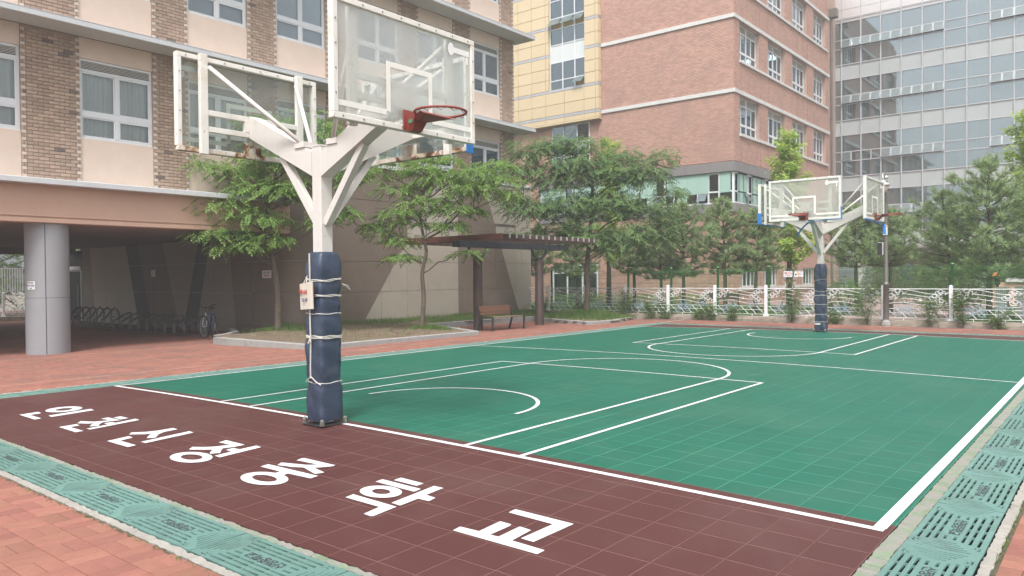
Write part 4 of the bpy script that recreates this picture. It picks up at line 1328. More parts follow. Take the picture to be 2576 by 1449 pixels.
# low brick house seen through the pilotis
HS = wthing('brick_house', 'low orange brick house with a pale flat roof beyond the undercroft of the glass block', 'house', (6.5, 66, 0))
hw = [(-3.0 + 2.2 * k, -1.9 + 2.2 * k, 1.0, 2.4) for k in range(9)]
b = MB()
for u0, u1, z0, z1 in rect_cells(-5, 18, -.1, 3.2, hw): b.box(u0, u1, 64, 64.25, z0, z1)
b.build('wall', MT['brick_red'], HS)
b = MB(); b.bbox(-5.5, 18.5, 63.3, 72, 3.2, 3.5, .02); b.build('roof', MT['stone_band'], HS)
for u0, u1, z0, z1 in hw:
    fr = MB(); fr.bbox(u0, u1, 64.05, 64.15, z0, z0 + .07, .004); fr.bbox(u0, u1, 64.05, 64.15, z1 - .07, z1, .004); fr.bbox((u0 + u1) / 2 - .03, (u0 + u1) / 2 + .03, 64.05, 64.15, z0 + .07, z1 - .07, .004)
    o = fr.build('window', MT['pvc'], HS)
    q = MB(); q.box(u0, u1, 64.16, 64.17, z0, z1); q.build('pane', MT['winglass_dark'], o)
# ------------------------------------------------------------------ basketball stands with three boards each
BW, BH, BZ, REACH = 1.80, 1.06, 2.92, 1.34
def board_parts(root, ang, steel, glass, rim, edge, sticker, zoff=0.0, rusty_low=False):
    """local board frame: face looks along +x of a frame turned by ang; built straight in the stand's axes"""
    ca, sa = math.cos(ang), math.sin(ang)
    def T_(x, y, z): return (x * ca - y * sa, x * sa + y * ca, z + zoff)
    def mk(b, name, mat, parent, smooth=False):
        b.v = [T_(*p) for p in b.v]
        return b.build(name, mat, parent, smooth)
    x = REACH
    hw = BW / 2
    b = MB(); b.box(x + .004, x + .014, -hw + .01, hw - .01, BZ + .01, BZ + BH - .01)
    board = mk(b, 'backboard', MT[glass], root)
    b = MB(); w = .052
    b.bbox(x - .045, x + .03, -hw, hw, BZ + BH - w, BZ + BH, .004); b.bbox(x - .045, x + .03, -hw, -hw + w, BZ + w, BZ + BH - w, .004); b.bbox(x - .045, x + .03, hw - w, hw, BZ + w, BZ + BH - w, .004)
    if not rusty_low: b.bbox(x - .045, x + .03, -hw, hw, BZ, BZ + w, .004)
    mk(b, 'board_frame', MT[steel], board)
    if rusty_low:
        b = MB(); b.bbox(x - .05, x + .03, -hw, hw, BZ, BZ + w, .004); b.box(x - .06, x - .05, -.1, .12, BZ - .0, BZ + .17)
        mk(b, 'bottom_rail', MT['rusty_steel'], board)
    b = MB()
    for k in range(8):
        y = -hw + .10 + (BW - .2) * k / 7
        for z in (BZ + w / 2, BZ + BH - w / 2):
            b.box(x + .03, x + .036, y - .0055, y + .0055, z - .0055, z + .0055); b.box(x - .052, x - .045, y - .0055, y + .0055, z - .0055, z + .0055)
    for k in range(1, 5):
        for y in (-hw + w / 2, hw - w / 2):
            z = BZ + BH * k / 5
            b.box(x + .03, x + .036, y - .0055, y + .0055, z - .0055, z + .0055); b.box(x - .052, x - .045, y - .0055, y + .0055, z - .0055, z + .0055)
    mk(b, 'screws', MT['bolt'], board)
    b = MB(); t = .05; q = x + .016         # painted target and lower stripe on the face
    for y0, y1, z0, z1 in ((-.295, .295, .56, .56 + t), (-.295, -.295 + t, .15, .56), (.295 - t, .295, .15, .56), (-hw + w, -.295, .115, .165), (.295, hw - w, .115, .165)):
        b.box(q, q + .0015, y0, y1, BZ + z0, BZ + z1)
    mk(b, 'target_marking', MT['tape_white'], board)
    b = MB()                                # ribs behind
    for y in (-.62, .62): b.bbox(x - .10, x - .047, y - .045, y + .045, BZ - .02, BZ + BH + .015, .004)
    for z in (.26, .44): b.bbox(x - .095, x - .05, -.575, .575, BZ + z - .03, BZ + z + .03, .004)
    b.box(x - .098, x - .048, -.13, .13, BZ + .29, BZ + .41)
    mk(b, 'back_rib', MT[steel], board)
    if sticker:
        b = MB(); y = hw - .12 if sticker > 0 else -hw + .12
        b.box(x + .0155, x + .017, hw - .30, hw - .07, BZ + BH - .18, BZ + BH - .125)
        k = 10; b.add([(x + .0165, hw - .335 + .045 * math.cos(2 * math.pi * i / k), BZ + BH - .15 + .065 * math.sin(2 * math.pi * i / k)) for i in range(k)], [tuple(range(k))])
        b.box(x + .0155, x + .017, hw - .115, hw - .085, BZ + BH - .26, BZ + BH - .19)
        mk(b, 'sticker', MT['paper'], board)
    if edge:
        b = MB()
        b.bbox(x - .055, x + .045, -hw - .012, -hw + .012, BZ - .02, BZ + .28, .004) if edge in (1, 3) else None
        b.bbox(x - .055, x + .045, hw - .012, hw + .012, BZ - .02, BZ + .28, .004) if edge in (2, 3) else None
        if edge == 3: b.bbox(x - .05, x + .045, -hw, hw, BZ - .022, BZ - .001, .004)
        if edge == 4:
            P = [(x, hw, BZ + .3), (x + .0, hw + .01, BZ), (x - .01, hw - .3, BZ - .02), (x - .03, hw - .8, BZ - .05), (x - .08, hw - 1.0, BZ - .22), (x - .1, hw - 1.1, BZ - .38)]
            for p0, p1 in zip(P[:-1], P[1:]): b.beam(p0, p1, .07, .012)
        if edge == 5:
            P = [(x, -hw, BZ - .015), (x + .02, -.5, BZ - .05), (x, 0, BZ - .03), (x + .02, .4, BZ - .08), (x, hw, BZ - .06), (x + .03, hw - .02, BZ - .32), (x, hw + .06, BZ - .05)]
            for p0, p1 in zip(P[:-1], P[1:]): b.beam(p0, p1, .07, .012)
        mk(b, 'edge_guard', MT['blue_edge'], board)
    # arm with strut and two stays
    b = MB()
    a0, a1 = Vector((.0, 0, 2.70)), Vector((x - .10, 0, BZ + .35))
    d = (a1 - a0).normalized(); un = Vector((-d.z, 0, d.x))
    w2, h2 = .075, .115
    k0, k1 = a0 + d * .085, a1
    vs = []
    for p, cutv in ((k0, True), (k1, True)):
        for sy, sz in ((-1, -1), (1, -1), (1, 1), (-1, 1)):
            e = un * (sz * h2)
            r_ = p + e
            r_ = r_ - d * ((r_.x - p.x) / d.x)      # ends cut vertical
            vs.append((r_.x, sy * w2, r_.z))
    b.add(vs, [(3, 2, 1, 0), (4, 5, 6, 7), (0, 1, 5, 4), (1, 2, 6, 5), (2, 3, 7, 6), (3, 0, 4, 7)])
    mk(b, 'arm', MT['white_steel'], root)
    b = MB()
    s1 = a0.lerp(a1, .52) - un * h2
    s0 = Vector((.075, 0, 2.14))
    b.beam(s0 + Vector((0, 0, -.02)), s1, .075, .075)
    mk(b, 'strut', MT['white_steel'], root)
    for y in (-.56, .56):
        b = MB(); b.tube([(x - .1, y, BZ + BH - .12), (.26, math.copysign(.06, y), 2.97)], .024, 10)
        mk(b, 'stay', MT['white_steel'], root, True)
    b = MB(); b.box(.19, .36, -.09, .09, 2.925, 2.985)
    mk(b, 'stay_bracket', MT['white_steel'], root)
    if rim:
        b = MB(); rz = 3.05 + .0
        rc = x + .03 + .15 + .235
        n = 40
        b.tube([(rc + .235 * math.cos(2 * math.pi * i / n), .235 * math.sin(2 * math.pi * i / n), rz) for i in range(n)], .0115, 8, closed=True)
        for i in range(12):
            t0 = 2 * math.pi * (i + .2) / 12; t1 = 2 * math.pi * (i + .5) / 12; t2 = 2 * math.pi * (i + .8) / 12
            b.tube([(rc + .235 * math.cos(t), .235 * math.sin(t), rz - z) for t, z in ((t0, .01), (t1, .03), (t2, .01))], .003, 4)
        hoop = mk(b, 'rim', MT[rim], root, True)
        b = MB()
        b.bbox(x + .03, x + .045, -.11, .11, BZ + .0, BZ + .19, .003)
        b.add([(x + .045, -.09, BZ + .135), (x + .045, .09, BZ + .135), (x + .045, .07, BZ - .01), (x + .045, -.07, BZ - .01),
               (rc - .24, -.09, rz - .015), (rc - .24, .09, rz - .015), (rc - .30, .06, BZ + .0), (rc - .30, -.06, BZ + .0)],
              [(0, 1, 5, 4), (1, 2, 6, 5), (2, 3, 7, 6), (3, 0, 4, 7), (4, 5, 6, 7)])
        b.add([(rc - .25, -.09, rz - .016), (rc - .25, .09, rz - .016), (rc - .05, .205, rz - .012), (rc - .05, -.205, rz - .012),
               (rc - .25, -.05, rz - .06), (rc - .25, .05, rz - .06), (rc - .03, .19, rz - .03), (rc - .03, -.19, rz - .03)],
              [(0, 1, 2, 3), (4, 7, 6, 5), (0, 3, 7, 4), (1, 5, 6, 2), (0, 4, 5, 1), (3, 2, 6, 7)])
        mk(b, 'rim_bracket', MT[rim], hoop)
        if rim == 'rim_red':
            b = MB(); k = 14
            yb_ = -.085
            b.add([(x + .115 + .03 * math.cos(2 * math.pi * i / k), yb_ - .006, BZ + .075 + .02 * math.sin(2 * math.pi * i / k)) for i in range(k)], [tuple(range(k))])
            mk(b, 'rim_badge', MT['ink_green'], hoop)
def stand(loc, rz, label, boards):
    root = thing('basketball_stand', label, 'basketball stand', loc, rz, 'white three-way basketball stands on the court ends')
    b = MB(); b.bbox(-.075, .075, -.075, .075, .02, 2.93, .008); b.box(-.078, .078, -.078, .078, 2.93, 2.945)
    b.build('post', MT['white_steel'], root)
    b = MB(); b.bbox(-.165, .165, -.165, .165, .0, .012, .003); b.build('base_plate', MT['black'], root)
    for sx in (-1, 1):
        for sy in (-1, 1):
            b = MB(); b.lathe([(.0, .0), (.028, .0), (.028, .03), (.024, .032), (.024, .05), (.016, .065), (.0, .07)], 8, (sx * .148, sy * .148, .012)); b.build('bolt', MT['bolt'], root)
    for args in boards: board_parts(root, **args)
    return root
def hood(loc, rz, seed, name_label, ropes, wd=.140):
    """padded vinyl sleeve round the post, a little slumped and creased, with its ropes"""
    r = random.Random(seed)
    root = thing('post_pad', name_label, 'post pad', loc, rz)
    N, K = 40, 46
    z0, z1 = .03, 1.80
    vs, fs = [], []
    tied = [q for q in ropes]
    for k in range(K + 1):
        z = z0 + (z1 - z0) * k / K
        for i in range(N):
            t = 2 * math.pi * i / N
            c, s = math.cos(t), math.sin(t)
            e = (abs(c) ** 9 + abs(s) ** 9) ** (-1 / 9)
            w = wd + .006 * math.sin(z * 5 + seed) * math.cos(t * 2) + .004 * math.sin(z * 23 + 3 * t + seed)
            for tz in tied: w -= .013 * math.exp(-((z - tz) / .035) ** 2)
            w += .006 * math.sin(z * 9 + 5 * c + 3 * s)
            if k >= K - 3: w *= 1 - .035 * (k - K + 4) ** 1.35
            if k <= 1: w *= .93 + .04 * k
            tw = .006 * math.sin(z * 2.2 + seed)
            vs.append((e * c * w + tw, e * s * w + tw * .5, z + (.006 * math.sin(9 * t + seed) if k in (0, K) else 0)))
    for k in range(K):
        for i in range(N): fs.append((k * N + i, k * N + (i + 1) % N, (k + 1) * N + (i + 1) % N, (k + 1) * N + i))
    fs.append(tuple(K * N + i for i in range(N)))
    b = MB(); b.add(vs, fs); b.build('sleeve', MT['navy'], root, True)
    def ring(z, tilt, rr=.0045, n=2):
        for q in range(n):
            pts = []
            for i in range(36):
                t = 2 * math.pi * i / 36
                c, s = math.cos(t), math.sin(t)
                e = (abs(c) ** 9 + abs(s) ** 9) ** (-1 / 9)
                w = wd + .002
                pts.append((e * c * w, e * s * w, z + tilt * (c - s) * w * 2 + q * .012 + .004 * math.sin(5 * t + q)))
            b = MB(); b.tube(pts, rr, 5, closed=True); b.build('rope', MT['rope'], root)
    for z, tilt, n in zip(*[iter([v for q in ropes.values() for v in q])] * 3): ring(z, tilt, .0046, int(n))
    return root
near_xy, far_xy = (5.25, -.12), (5.44, 15.98)
S1 = stand((*near_xy, g(*near_xy) + .004), 0, 'white three-board basketball stand by the near lettering, one red hoop left', [
    dict(ang=0, steel='frame_steel', glass='acrylic', rim='rim_red', edge=0, sticker=1, zoff=.0),
    dict(ang=math.pi, steel='frame_steel', glass='acrylic_shaded', rim=None, edge=1, sticker=1, zoff=.02, rusty_low=True),
    dict(ang=math.pi / 2, steel='frame_steel', glass='acrylic_shaded', rim=None, edge=1, sticker=0, zoff=.03, rusty_low=True)])
S2 = stand((*far_xy, g(*far_xy) + .004), math.pi, 'white three-board basketball stand with blue edge strips at the fence end', [
    dict(ang=math.pi, steel='far_steel', glass='acrylic', rim='rim_red', edge=5, sticker=1),
    dict(ang=0, steel='far_steel', glass='acrylic_shaded', rim='rim_dark', edge=3, sticker=0, rusty_low=True),
    dict(ang=math.pi / 2, steel='far_steel', glass='acrylic', rim='rim_red', edge=4, sticker=1)])
P1 = hood((*near_xy, g(*near_xy) + .02), 0, 3, 'navy vinyl pad laced with white rope round the near basketball post', {.44: (.44, -.02, 1), .90: (.90, .0, 3), 1.16: (1.16, -.01, 1), 1.34: (1.34, .0, 2), 1.51: (1.52, -.06, 2)})
b = MB()       # vertical lacing on the near corner
cz_ = [1.79, 1.62, 1.45, 1.28, .98, .75, .51]
for o_ in (-.006, .006):
    b.tube([(-.026 + o_ + .004 * math.sin(z * 9), -.155, z) for z in np.linspace(1.79, .48, 24)], .0045, 5)
b.tube([(-.145, -.05, .42), (-.12, -.145, .44), (-.026, -.154, .50), (.05, -.150, .45), (.13, -.145, .42)], .006, 5)
for dx, dz in ((.03, .02), (-.03, .03), (.02, -.05), (-.02, -.06), (.05, .0)):
    b.tube([(-.026, -.158, .905), (-.026 + dx, -.17, .905 + dz)], .006, 5)
b.build('lacing', MT['rope'], P1)
b = MB()
for i in range(6): b.tube([(.145, .13, 1.47), (.18, .15 + .004 * i, 1.455 - .005 * i), (.21, .175 + .006 * (i - 3), 1.455 - .010 * i)], .004, 4)
b.build('rope_end', MT['rope'], P1)
P2 = hood((*far_xy, g(*far_xy) + .02), 0, 8, 'navy vinyl pad tied with cords round the far basketball post', {.25: (.25, .0, 1), .45: (.45, .0, 1), .72: (.72, -.01, 1), .95: (.95, .02, 2), 1.08: (1.08, -.06, 1), 1.35: (1.35, .10, 1)})
b = MB(); b.box(-.11, .03, -.152, -.149, .17, .22); b.build('maker_label', MT['stone_band'], P2)
# notice hung on the near pad: 사용금지 / 보수예정
SG = thing('repair_notice', 'weathered repair notice with red and navy writing hung on the near post pad', 'notice', (near_xy[0] - .04, near_xy[1] - .168, g(*near_xy) + 1.22), rad(6))
b = MB()
vs = []
for i in range(7):
    u = -.12 + .24 * i / 6
    d = .02 * math.cos(i / 6 * math.pi) - .015
    vs += [(u, d, .0 + .012 * (i / 6)), (u, d - .01, .27 + .03 * (i / 6))]
b.add(vs, [(2 * i, 2 * i + 2, 2 * i + 3, 2 * i + 1) for i in range(6)])
b.v = b.v + [(x, y + .006, z) for x, y, z in b.v]
b.f += [tuple(14 + q for q in f[::-1]) for f in b.f]; b.m += b.m
b.build('board', MT['old_board'], SG)
place('lettering', text_mesh('사용금지', 'lettering', MT['ink_red'], .052, .001, .001), SG, (.03, -.024, .185), (rad(90), rad(-4), 0))
place('lettering', text_mesh('보수예정', 'lettering', MT['ink_blue'], .052, .001, .001), SG, (.02, -.024, .105), (rad(90), rad(-4), 0))
b = MB(); b.tube([(-.09 + .022 * math.cos(t), -.022, .19 + .022 * math.sin(t)) for t in np.linspace(0, 2 * math.pi, 16)[:-1]], .004, 4, closed=True)
for s in (-1, 1): b.tube([(-.105, -.022, .19 - s * .015), (-.075, -.022, .19 + s * .015)], .004, 4)
b.build('prohibited_mark', MT['ink_red'], SG)
b = MB(); b.tube([(-.06, .0, .28), (-.04, .03, .36), (-.02, .0, .285)], .006, 5); b.build('rope_loop', MT['rope'], SG)

# ------------------------------------------------------------------ planter beds along the annex
PZ = .075
outer = [(-7.95, 6.35), (-7.70, 5.92), (-7.2, 5.62), (-6.5, 5.50), (-2.52, 5.55), (-2.46, 11.02), (-6.25, 12.85), (-6.02, 18.25), (-4.85, 17.3), (-2.18, 16.28), (-2.06, 17.9), (-2.6, 20.2)]
bed = struct(MB().build('planter_bed', MT['soil']))
me = bed.data
vs = [(x, y, PZ - .02 + (.0)) for x, y in outer] + [(-7.95, 20.2, PZ - .02)] + [(-7.95, 8.5, PZ - .02), (-9.9, 8.5, .0), (-9.9, 7.6, .0)]
b = MB()
poly = [Vector((x, y)) for x, y, z in vs]
nx, ny = 46, 80
xs = np.linspace(-10, -2, nx); ys = np.linspace(5.4, 20.3, ny)
def inside(x, y, P):
    c = False
    for i in range(len(P)):
        a, q = P[i], P[i - 1]
        if (a.y > y) != (q.y > y) and x < (q.x - a.x) * (y - a.y) / (q.y - a.y) + a.x: c = not c
    return c
def bed_z(x, y):
    z = PZ - .03 + .018 * math.sin(x * 3.1 + y) * math.sin(y * 2.3) + .01 * math.sin(9 * x) * math.sin(7 * y)
    z += .22 * math.exp(-((x + 3.97) ** 2 + (y - 18.8) ** 2) / .9)
    z += .06 * math.exp(-((x + 4.31) ** 2 + (y - 10.56) ** 2) / .4) + .05 * math.exp(-((x + 7.6) ** 2 + (y - 7.9) ** 2) / .4)
    z += .10 * max(0, 1 - abs(x + 7.8) / 1.4)
    if x < -7.2 and y < 8: z -= .1
    return z
V = [(x, y, bed_z(x, y)) for y in ys for x in xs]
F = []
for j in range(ny - 1):
    for i in range(nx - 1):
        if inside((xs[i] + xs[i + 1]) / 2, (ys[j] + ys[j + 1]) / 2, poly): F.append((j * nx + i, j * nx + i + 1, (j + 1) * nx + i + 1, (j + 1) * nx + i))
me.clear_geometry(); me.from_pydata(V, [], F); me.update()
bed.name = 'planter_bed'
kerbs = thing('planter_kerb', 'pale granite kerb stones edging the tree bed beside the shelter', 'kerb', (-2.5, 8, -.04))
WORLD.add(kerbs.name)
def kerb_run(pts):
    for a, c in zip(pts[:-1], pts[1:]):
        a, c = Vector(a), Vector(c)
        L = (c - a).length; n = max(1, round(L / 1.0))
        for i in range(n):
            p, q = a.lerp(c, i / n), a.lerp(c, (i + 1) / n)
            d = (q - p).normalized(); nn = Vector((-d.y, d.x))
            p, q = p + d * .004, q - d * .004
            b = MB()
            zb = min(g(p.x, p.y), g(q.x, q.y)) - .1
            zt = PZ + random.uniform(-.004, .004)
            A0 = [p, q, q + nn * .15, p + nn * .15]
            k = .012
            ins = [p + d * k + nn * k, q - d * k + nn * k, q - d * k + nn * (.15 - k), p + d * k + nn * (.15 - k)]
            v_ = [(w.x, w.y, zb) for w in A0] + [(w.x, w.y, zt - k) for w in A0] + [(w.x, w.y, zt) for w in ins]
            f_ = [(0, 1, 5, 4), (1, 2, 6, 5), (2, 3, 7, 6), (3, 0, 4, 7), (4, 5, 9, 8), (5, 6, 10, 9), (6, 7, 11, 10), (7, 4, 8, 11), (8, 9, 10, 11)]
            b.add(v_, f_); b.build('kerb_stone', MT['kerb'], kerbs)
kerb_run([(-9.8, 7.62), (-8.6, 7.05), (-7.95, 6.35), (-7.70, 5.92), (-7.2, 5.62), (-6.5, 5.50), (-2.52, 5.55), (-2.46, 11.02), (-6.25, 12.85), (-6.02, 18.25), (-4.85, 17.3), (-2.18, 16.28), (-2.06, 17.9), (-2.5, 19.6)])
# grass growing in the bed
def blades(name, pts, h, mat, w=.006):
    n = len(pts)
    P = np.array(pts, float)
    a = rng.uniform(0, 2 * math.pi, n); ln = rng.uniform(.1, .7, n); hh = h * rng.uniform(.5, 1.25, n)
    dx, dy = np.cos(a), np.sin(a)
    V = np.zeros((n, 4, 3))
    V[:, 0] = P + np.c_[-dy * w, dx * w, np.zeros(n)]
    V[:, 1] = P + np.c_[dy * w, -dx * w, np.zeros(n)]
    tip = P + np.c_[dx * hh * ln, dy * hh * ln, hh]
    V[:, 2] = tip + np.c_[dy * w * .2, -dx * w * .2, np.zeros(n)]
    V[:, 3] = tip + np.c_[-dy * w * .2, dx * w * .2, np.zeros(n)]
    F = np.arange(4 * n).reshape(n, 4)
    o = place(name, np_mesh(name, V.reshape(-1, 3), F, mat))
    return tag(o, kind='stuff')
pts = []
def gr(n, fx, fy, cond=lambda x, y: True):
    k = 0
    while k < n:
        x, y = fx(), fy()
        if inside(x, y, poly) and cond(x, y): pts.append((x, y, bed_z(x, y) - .01)); k += 1
gr(9500, lambda: random.uniform(-7.95, -5.9), lambda: random.uniform(9.0, 20.2), lambda x, y: x < -7.1 + .3 * math.sin(y * 1.7) or y > 13)
gr(9000, lambda: random.gauss(-3.97, .75), lambda: random.gauss(18.75, .75))
gr(5000, lambda: random.uniform(-7.9, -2.3), lambda: random.uniform(17.5, 20.2))
gr(2600, lambda: random.gauss(-7.5, .35), lambda: random.gauss(7.9, .35))
gr(1500, lambda: random.gauss(-4.2, .25), lambda: random.gauss(10.8, .25))
gr(400, lambda: random.uniform(-6.5, -2.8), lambda: random.uniform(6, 11))
blades('grass', pts, .13, MT['grass'])
pts = [(random.uniform(-14, 2.0), random.uniform(20.7, 32), LAWN) for _ in range(16000)] + [(random.uniform(7.6, 16), random.uniform(20.7, 34), LAWN) for _ in range(7000)]
blades('lawn_grass', pts, .10, MT['grass'], .012)
pts = [(11.318 + random.gauss(0, .006), random.uniform(-1, 3), -.005) for _ in range(260)] + [(random.uniform(3, 10), -2.965 + random.gauss(0, .008), -.005) for _ in range(300)]
blades('joint_grass', pts, .022, MT['grass'], .003)

# ------------------------------------------------------------------ shelter and bench
SH = wthing('pergola_shelter', 'dark brown steel shelter with slatted roof over the bench niche', 'shelter', (-4.0, 14.35, -.07))
for y in (12.72, 15.92):
    b = MB(); b.lathe([(.155, -.09), (.155, -.06), (.148, -.05), (.148, 2.20), (.0, 2.21)], 20, (-4.0, y, 0)); b.build('post', MT['rust_steel'], SH, True)
    b = MB()
    b.tube([(-4.0, y + .40 * math.cos(rad(a)), 2.57 + .36 * math.sin(rad(a))) for a in range(180, 361, 12)], .045, 8); b.build('ring_bracket', MT['beam_blue'], SH, True)
for x in (-4.12, -3.88):
    b = MB(); b.bbox(x - .05, x + .05, 11.75, 17.25, 2.53, 2.72, .006); b.build('beam', MT['beam_blue'], SH)
for x in (-6.7, -5.3, -3.0):
    b = MB(); b.bbox(x - .04, x + .04, 12.6, 17.6, 2.722, 2.79, .004); b.build('purlin', MT['roof_slat'], SH)
for k in range(15):
    y = 12.75 + .335 * k
    b = MB(); b.bbox(-7.0, -2.72, y - .035, y + .035, 2.792, 2.91, .004)
    s_ = b.build('roof_slat', MT['roof_slat'], SH)
    b = MB(); b.bbox(-2.719, -2.700, y - .037, y + .037, 2.79, 2.913, .003); b.build('end_cap', MT['slat_end'], s_)
b = MB(); b.bbox(-7.0, -2.75, 12.42, 12.47, 2.74, 2.915, .004); b.build('fascia_board', MT['roof_red'], SH)
b = MB(); b.bbox(-7.02, -6.96, 12.48, 17.6, 2.72, 2.79, .004); b.build('fascia_board', MT['roof_red'], SH)
BN = thing('bench', 'slatted brown bench with dark iron legs under the shelter roof', 'bench', (-3.48, 13.22, g(-3.48, 13.22)), 0)
def bench(root, wood, seat):
    L = .76
    for k in range(4):
        b = MB(); x0 = .26 - .125 * k; b.bbox(x0 - .055, x0 + .055, -L, L, .405 + .006 * k * -1, .435 - .006 * k, .006); b.build('seat_slat', MT[seat], root)
    for k, (z, h) in enumerate(((.51, .055), (.60, .055), (.69, .10))):
        b = MB(); x = -.24 - .10 * (z - .45)
        b.bbox(x - .016, x + .016, -L, L, z - h / 2 - .012, z + h / 2 + .012, .006); b.build('back_slat', MT[wood], root)
    for y in (-L - .015, L + .015):
        b = MB()
        b.beam((.30, y, 0), (.32, y, .42), .045, .05, upv=(1, 0, 0)); b.beam((-.30, y, 0), (-.17, y, .40), .045, .05, upv=(1, 0, 0))
        b.beam((-.24, y, .405), (.335, y, .425), .05, .05); b.beam((-.20, y, .40), (-.30, y, .80), .045, .05, upv=(1, 0, 0))
        b.box(.27, .36, y - .04, y + .04, 0, .012); b.box(-.34, -.26, y - .04, y + .04, 0, .012)
        b.build('leg', MT['bench_frame'], root)
bench(BN, 'bench_wood', 'bench_seat')
BN2 = thing('bench', 'dark park bench on the lawn behind the white fence', 'bench', (-2.3, 27.0, LAWN), rad(-90))
bench(BN2, 'roof_slat', 'roof_slat')

# ------------------------------------------------------------------ street lamp
LX, LY = 6.12, 20.06
LP = wthing('street_lamp', 'brown steel street lamp with hooded globe in front of the white fence', 'street lamp', (LX, LY, 0))
b = MB(); b.lathe([(.135, .0), (.135, .07), (.12, .09), (.115, .14), (.09, .17), (.085, .2)], 18, (LX, LY, 0)); b.build('base', MT['kerb'], LP)
b = MB(); b.lathe([(.085, .18), (.083, 1.24), (.095, 1.25), (.095, 1.29), (.065, 1.33), (.055, 1.36), (.046, 4.42)], 18, (LX, LY, 0)); b.build('pole', MT['steel'], LP, True)
b = MB(); b.lathe([(.0, 4.47), (.05, 4.48), (.062, 4.53), (.05, 4.58), (.0, 4.59)], 14, (LX, LY, 0)); b.lathe([(.03, 4.4), (.03, 4.48)], 10, (LX, LY, 0)); b.build('finial', MT['lamp_white'], LP, True)
hx, hy = LX - .01, LY - .34
b = MB(); 
arcp = [(LX + (hx - LX) * t, LY + (hy - LY) * t, 4.25 + .42 * math.sin(math.pi * min(1, t * .5 + .0)) if t < 1 else 4.45) for t in (0, .2, .4, .6, .8)]
arcp = [(LX, LY, 4.2), (LX - .01, LY - .05, 4.5), (LX - .03, LY - .14, 4.66), (LX - .03, LY - .26, 4.64), (hx, hy, 4.5), (hx, hy, 4.38)]
b.tube(arcp, .018, 8); b.tube([(LX, LY, 4.05), (LX - .02, LY - .18, 4.3), (LX - .02, LY - .26, 4.6)], .012, 6); b.build('bracket', MT['lamp_white'], LP, True)
b = MB(); b.lathe([(.0, 4.42), (.07, 4.41), (.085, 4.36), (.18, 4.31), (.20, 4.27), (.20, 4.25), (.15, 4.26)], 24, (hx, hy, 0)); b.build('shade', MT['lamp_white'], LP, True)
b = MB(); b.lathe([(.155, 4.26), (.16, 4.18), (.13, 4.08), (.07, 4.02), (.0, 4.0)], 20, (hx, hy, 0)); b.build('globe', MT['lamp_glass'], LP, True)
SP = wthing('loudspeaker', 'black box loudspeaker strapped to the street lamp pole', 'loudspeaker', (LX - .13, LY - .1, 2.2))
b = MB(); b.bbox(LX - .215, LX - .065, LY - .16, LY - .02, 2.17, 2.55, .01); b.build('case', MT['stone_band'], SP)
b = MB(); b.bbox(LX - .21, LX - .07, LY - .168, LY - .158, 2.178, 2.542, .004); b.build('grille', MT['black'], SP)
LS = wthing('recording_sign', 'white upright sign with black letters high on the street lamp pole', 'sign', (LX, LY - .06, 2.8))
b = MB(); b.bbox(LX - .065, LX + .055, LY - .07, LY - .055, 2.78, 3.08, .003); b.build('plate', MT['paper'], LS)
b = MB(); b.box(LX - .055, LX + .045, LY - .0725, LY - .0705, 3.02, 3.06); b.build('red_heading', MT['ink_red'], LS)
for k, ch in enumerate('녹화중'):
    o = place('lettering', text_mesh(ch, 'lettering', MT['ink_and_shade_black'], .078, .001, .0015), LS, (LX - .005, LY - .0725, 2.975 - .075 * k), (rad(90), 0, 0)); o.matrix_parent_inverse = Matrix.Translation(-LS.location)

# ------------------------------------------------------------------ low wall, ornamental fence, green wire fence
LW_ = wthing('low_wall', 'weathered low concrete wall under the white ornamental fence', 'wall', (0, 20.35, 0))
x = -13.0
while x < 14:
    w = random.uniform(1.6, 2.6)
    b = MB()
    n = 10; vs = []
    for i in range(n + 1):
        u = x + (w - .012) * i / n
        r = lambda s: random.uniform(-s, s)
        vs += [(u, 20.24 + r(.012), -.08), (u, 20.235 + r(.012), .09 + r(.02)), (u, 20.245 + r(.008), .175 + r(.008)), (u, 20.62, .185 + r(.004)), (u, 20.62, -.08)]
    fs = [(5 * i + k, 5 * i + k + 1, 5 * i + k + 6, 5 * i + k + 5) for i in range(n) for k in range(4)] + [(0, 1, 2, 3, 4), tuple(5 * n + k for k in range(5))[::-1]]
    b.add(vs, fs); b.build('wall_block', MT['lowwall'], LW_)
    x += w
def bezier(pts, n=8):
    """smooth polyline through points"""
    P = [Vector(p) for p in pts]; out = []
    for i in range(len(P) - 1):
        p0, p1, p2, p3 = P[max(i - 1, 0)], P[i], P[i + 1], P[min(i + 2, len(P) - 1)]
        for k in range(n):
            t = k / n
            out.append(.5 * ((2 * p1) + (p2 - p0) * t + (2 * p0 - 5 * p1 + 4 * p2 - p3) * t * t + (3 * p1 - p0 - 3 * p2 + p3) * t ** 3))
    return out + [P[-1]]
BAY = 1.845
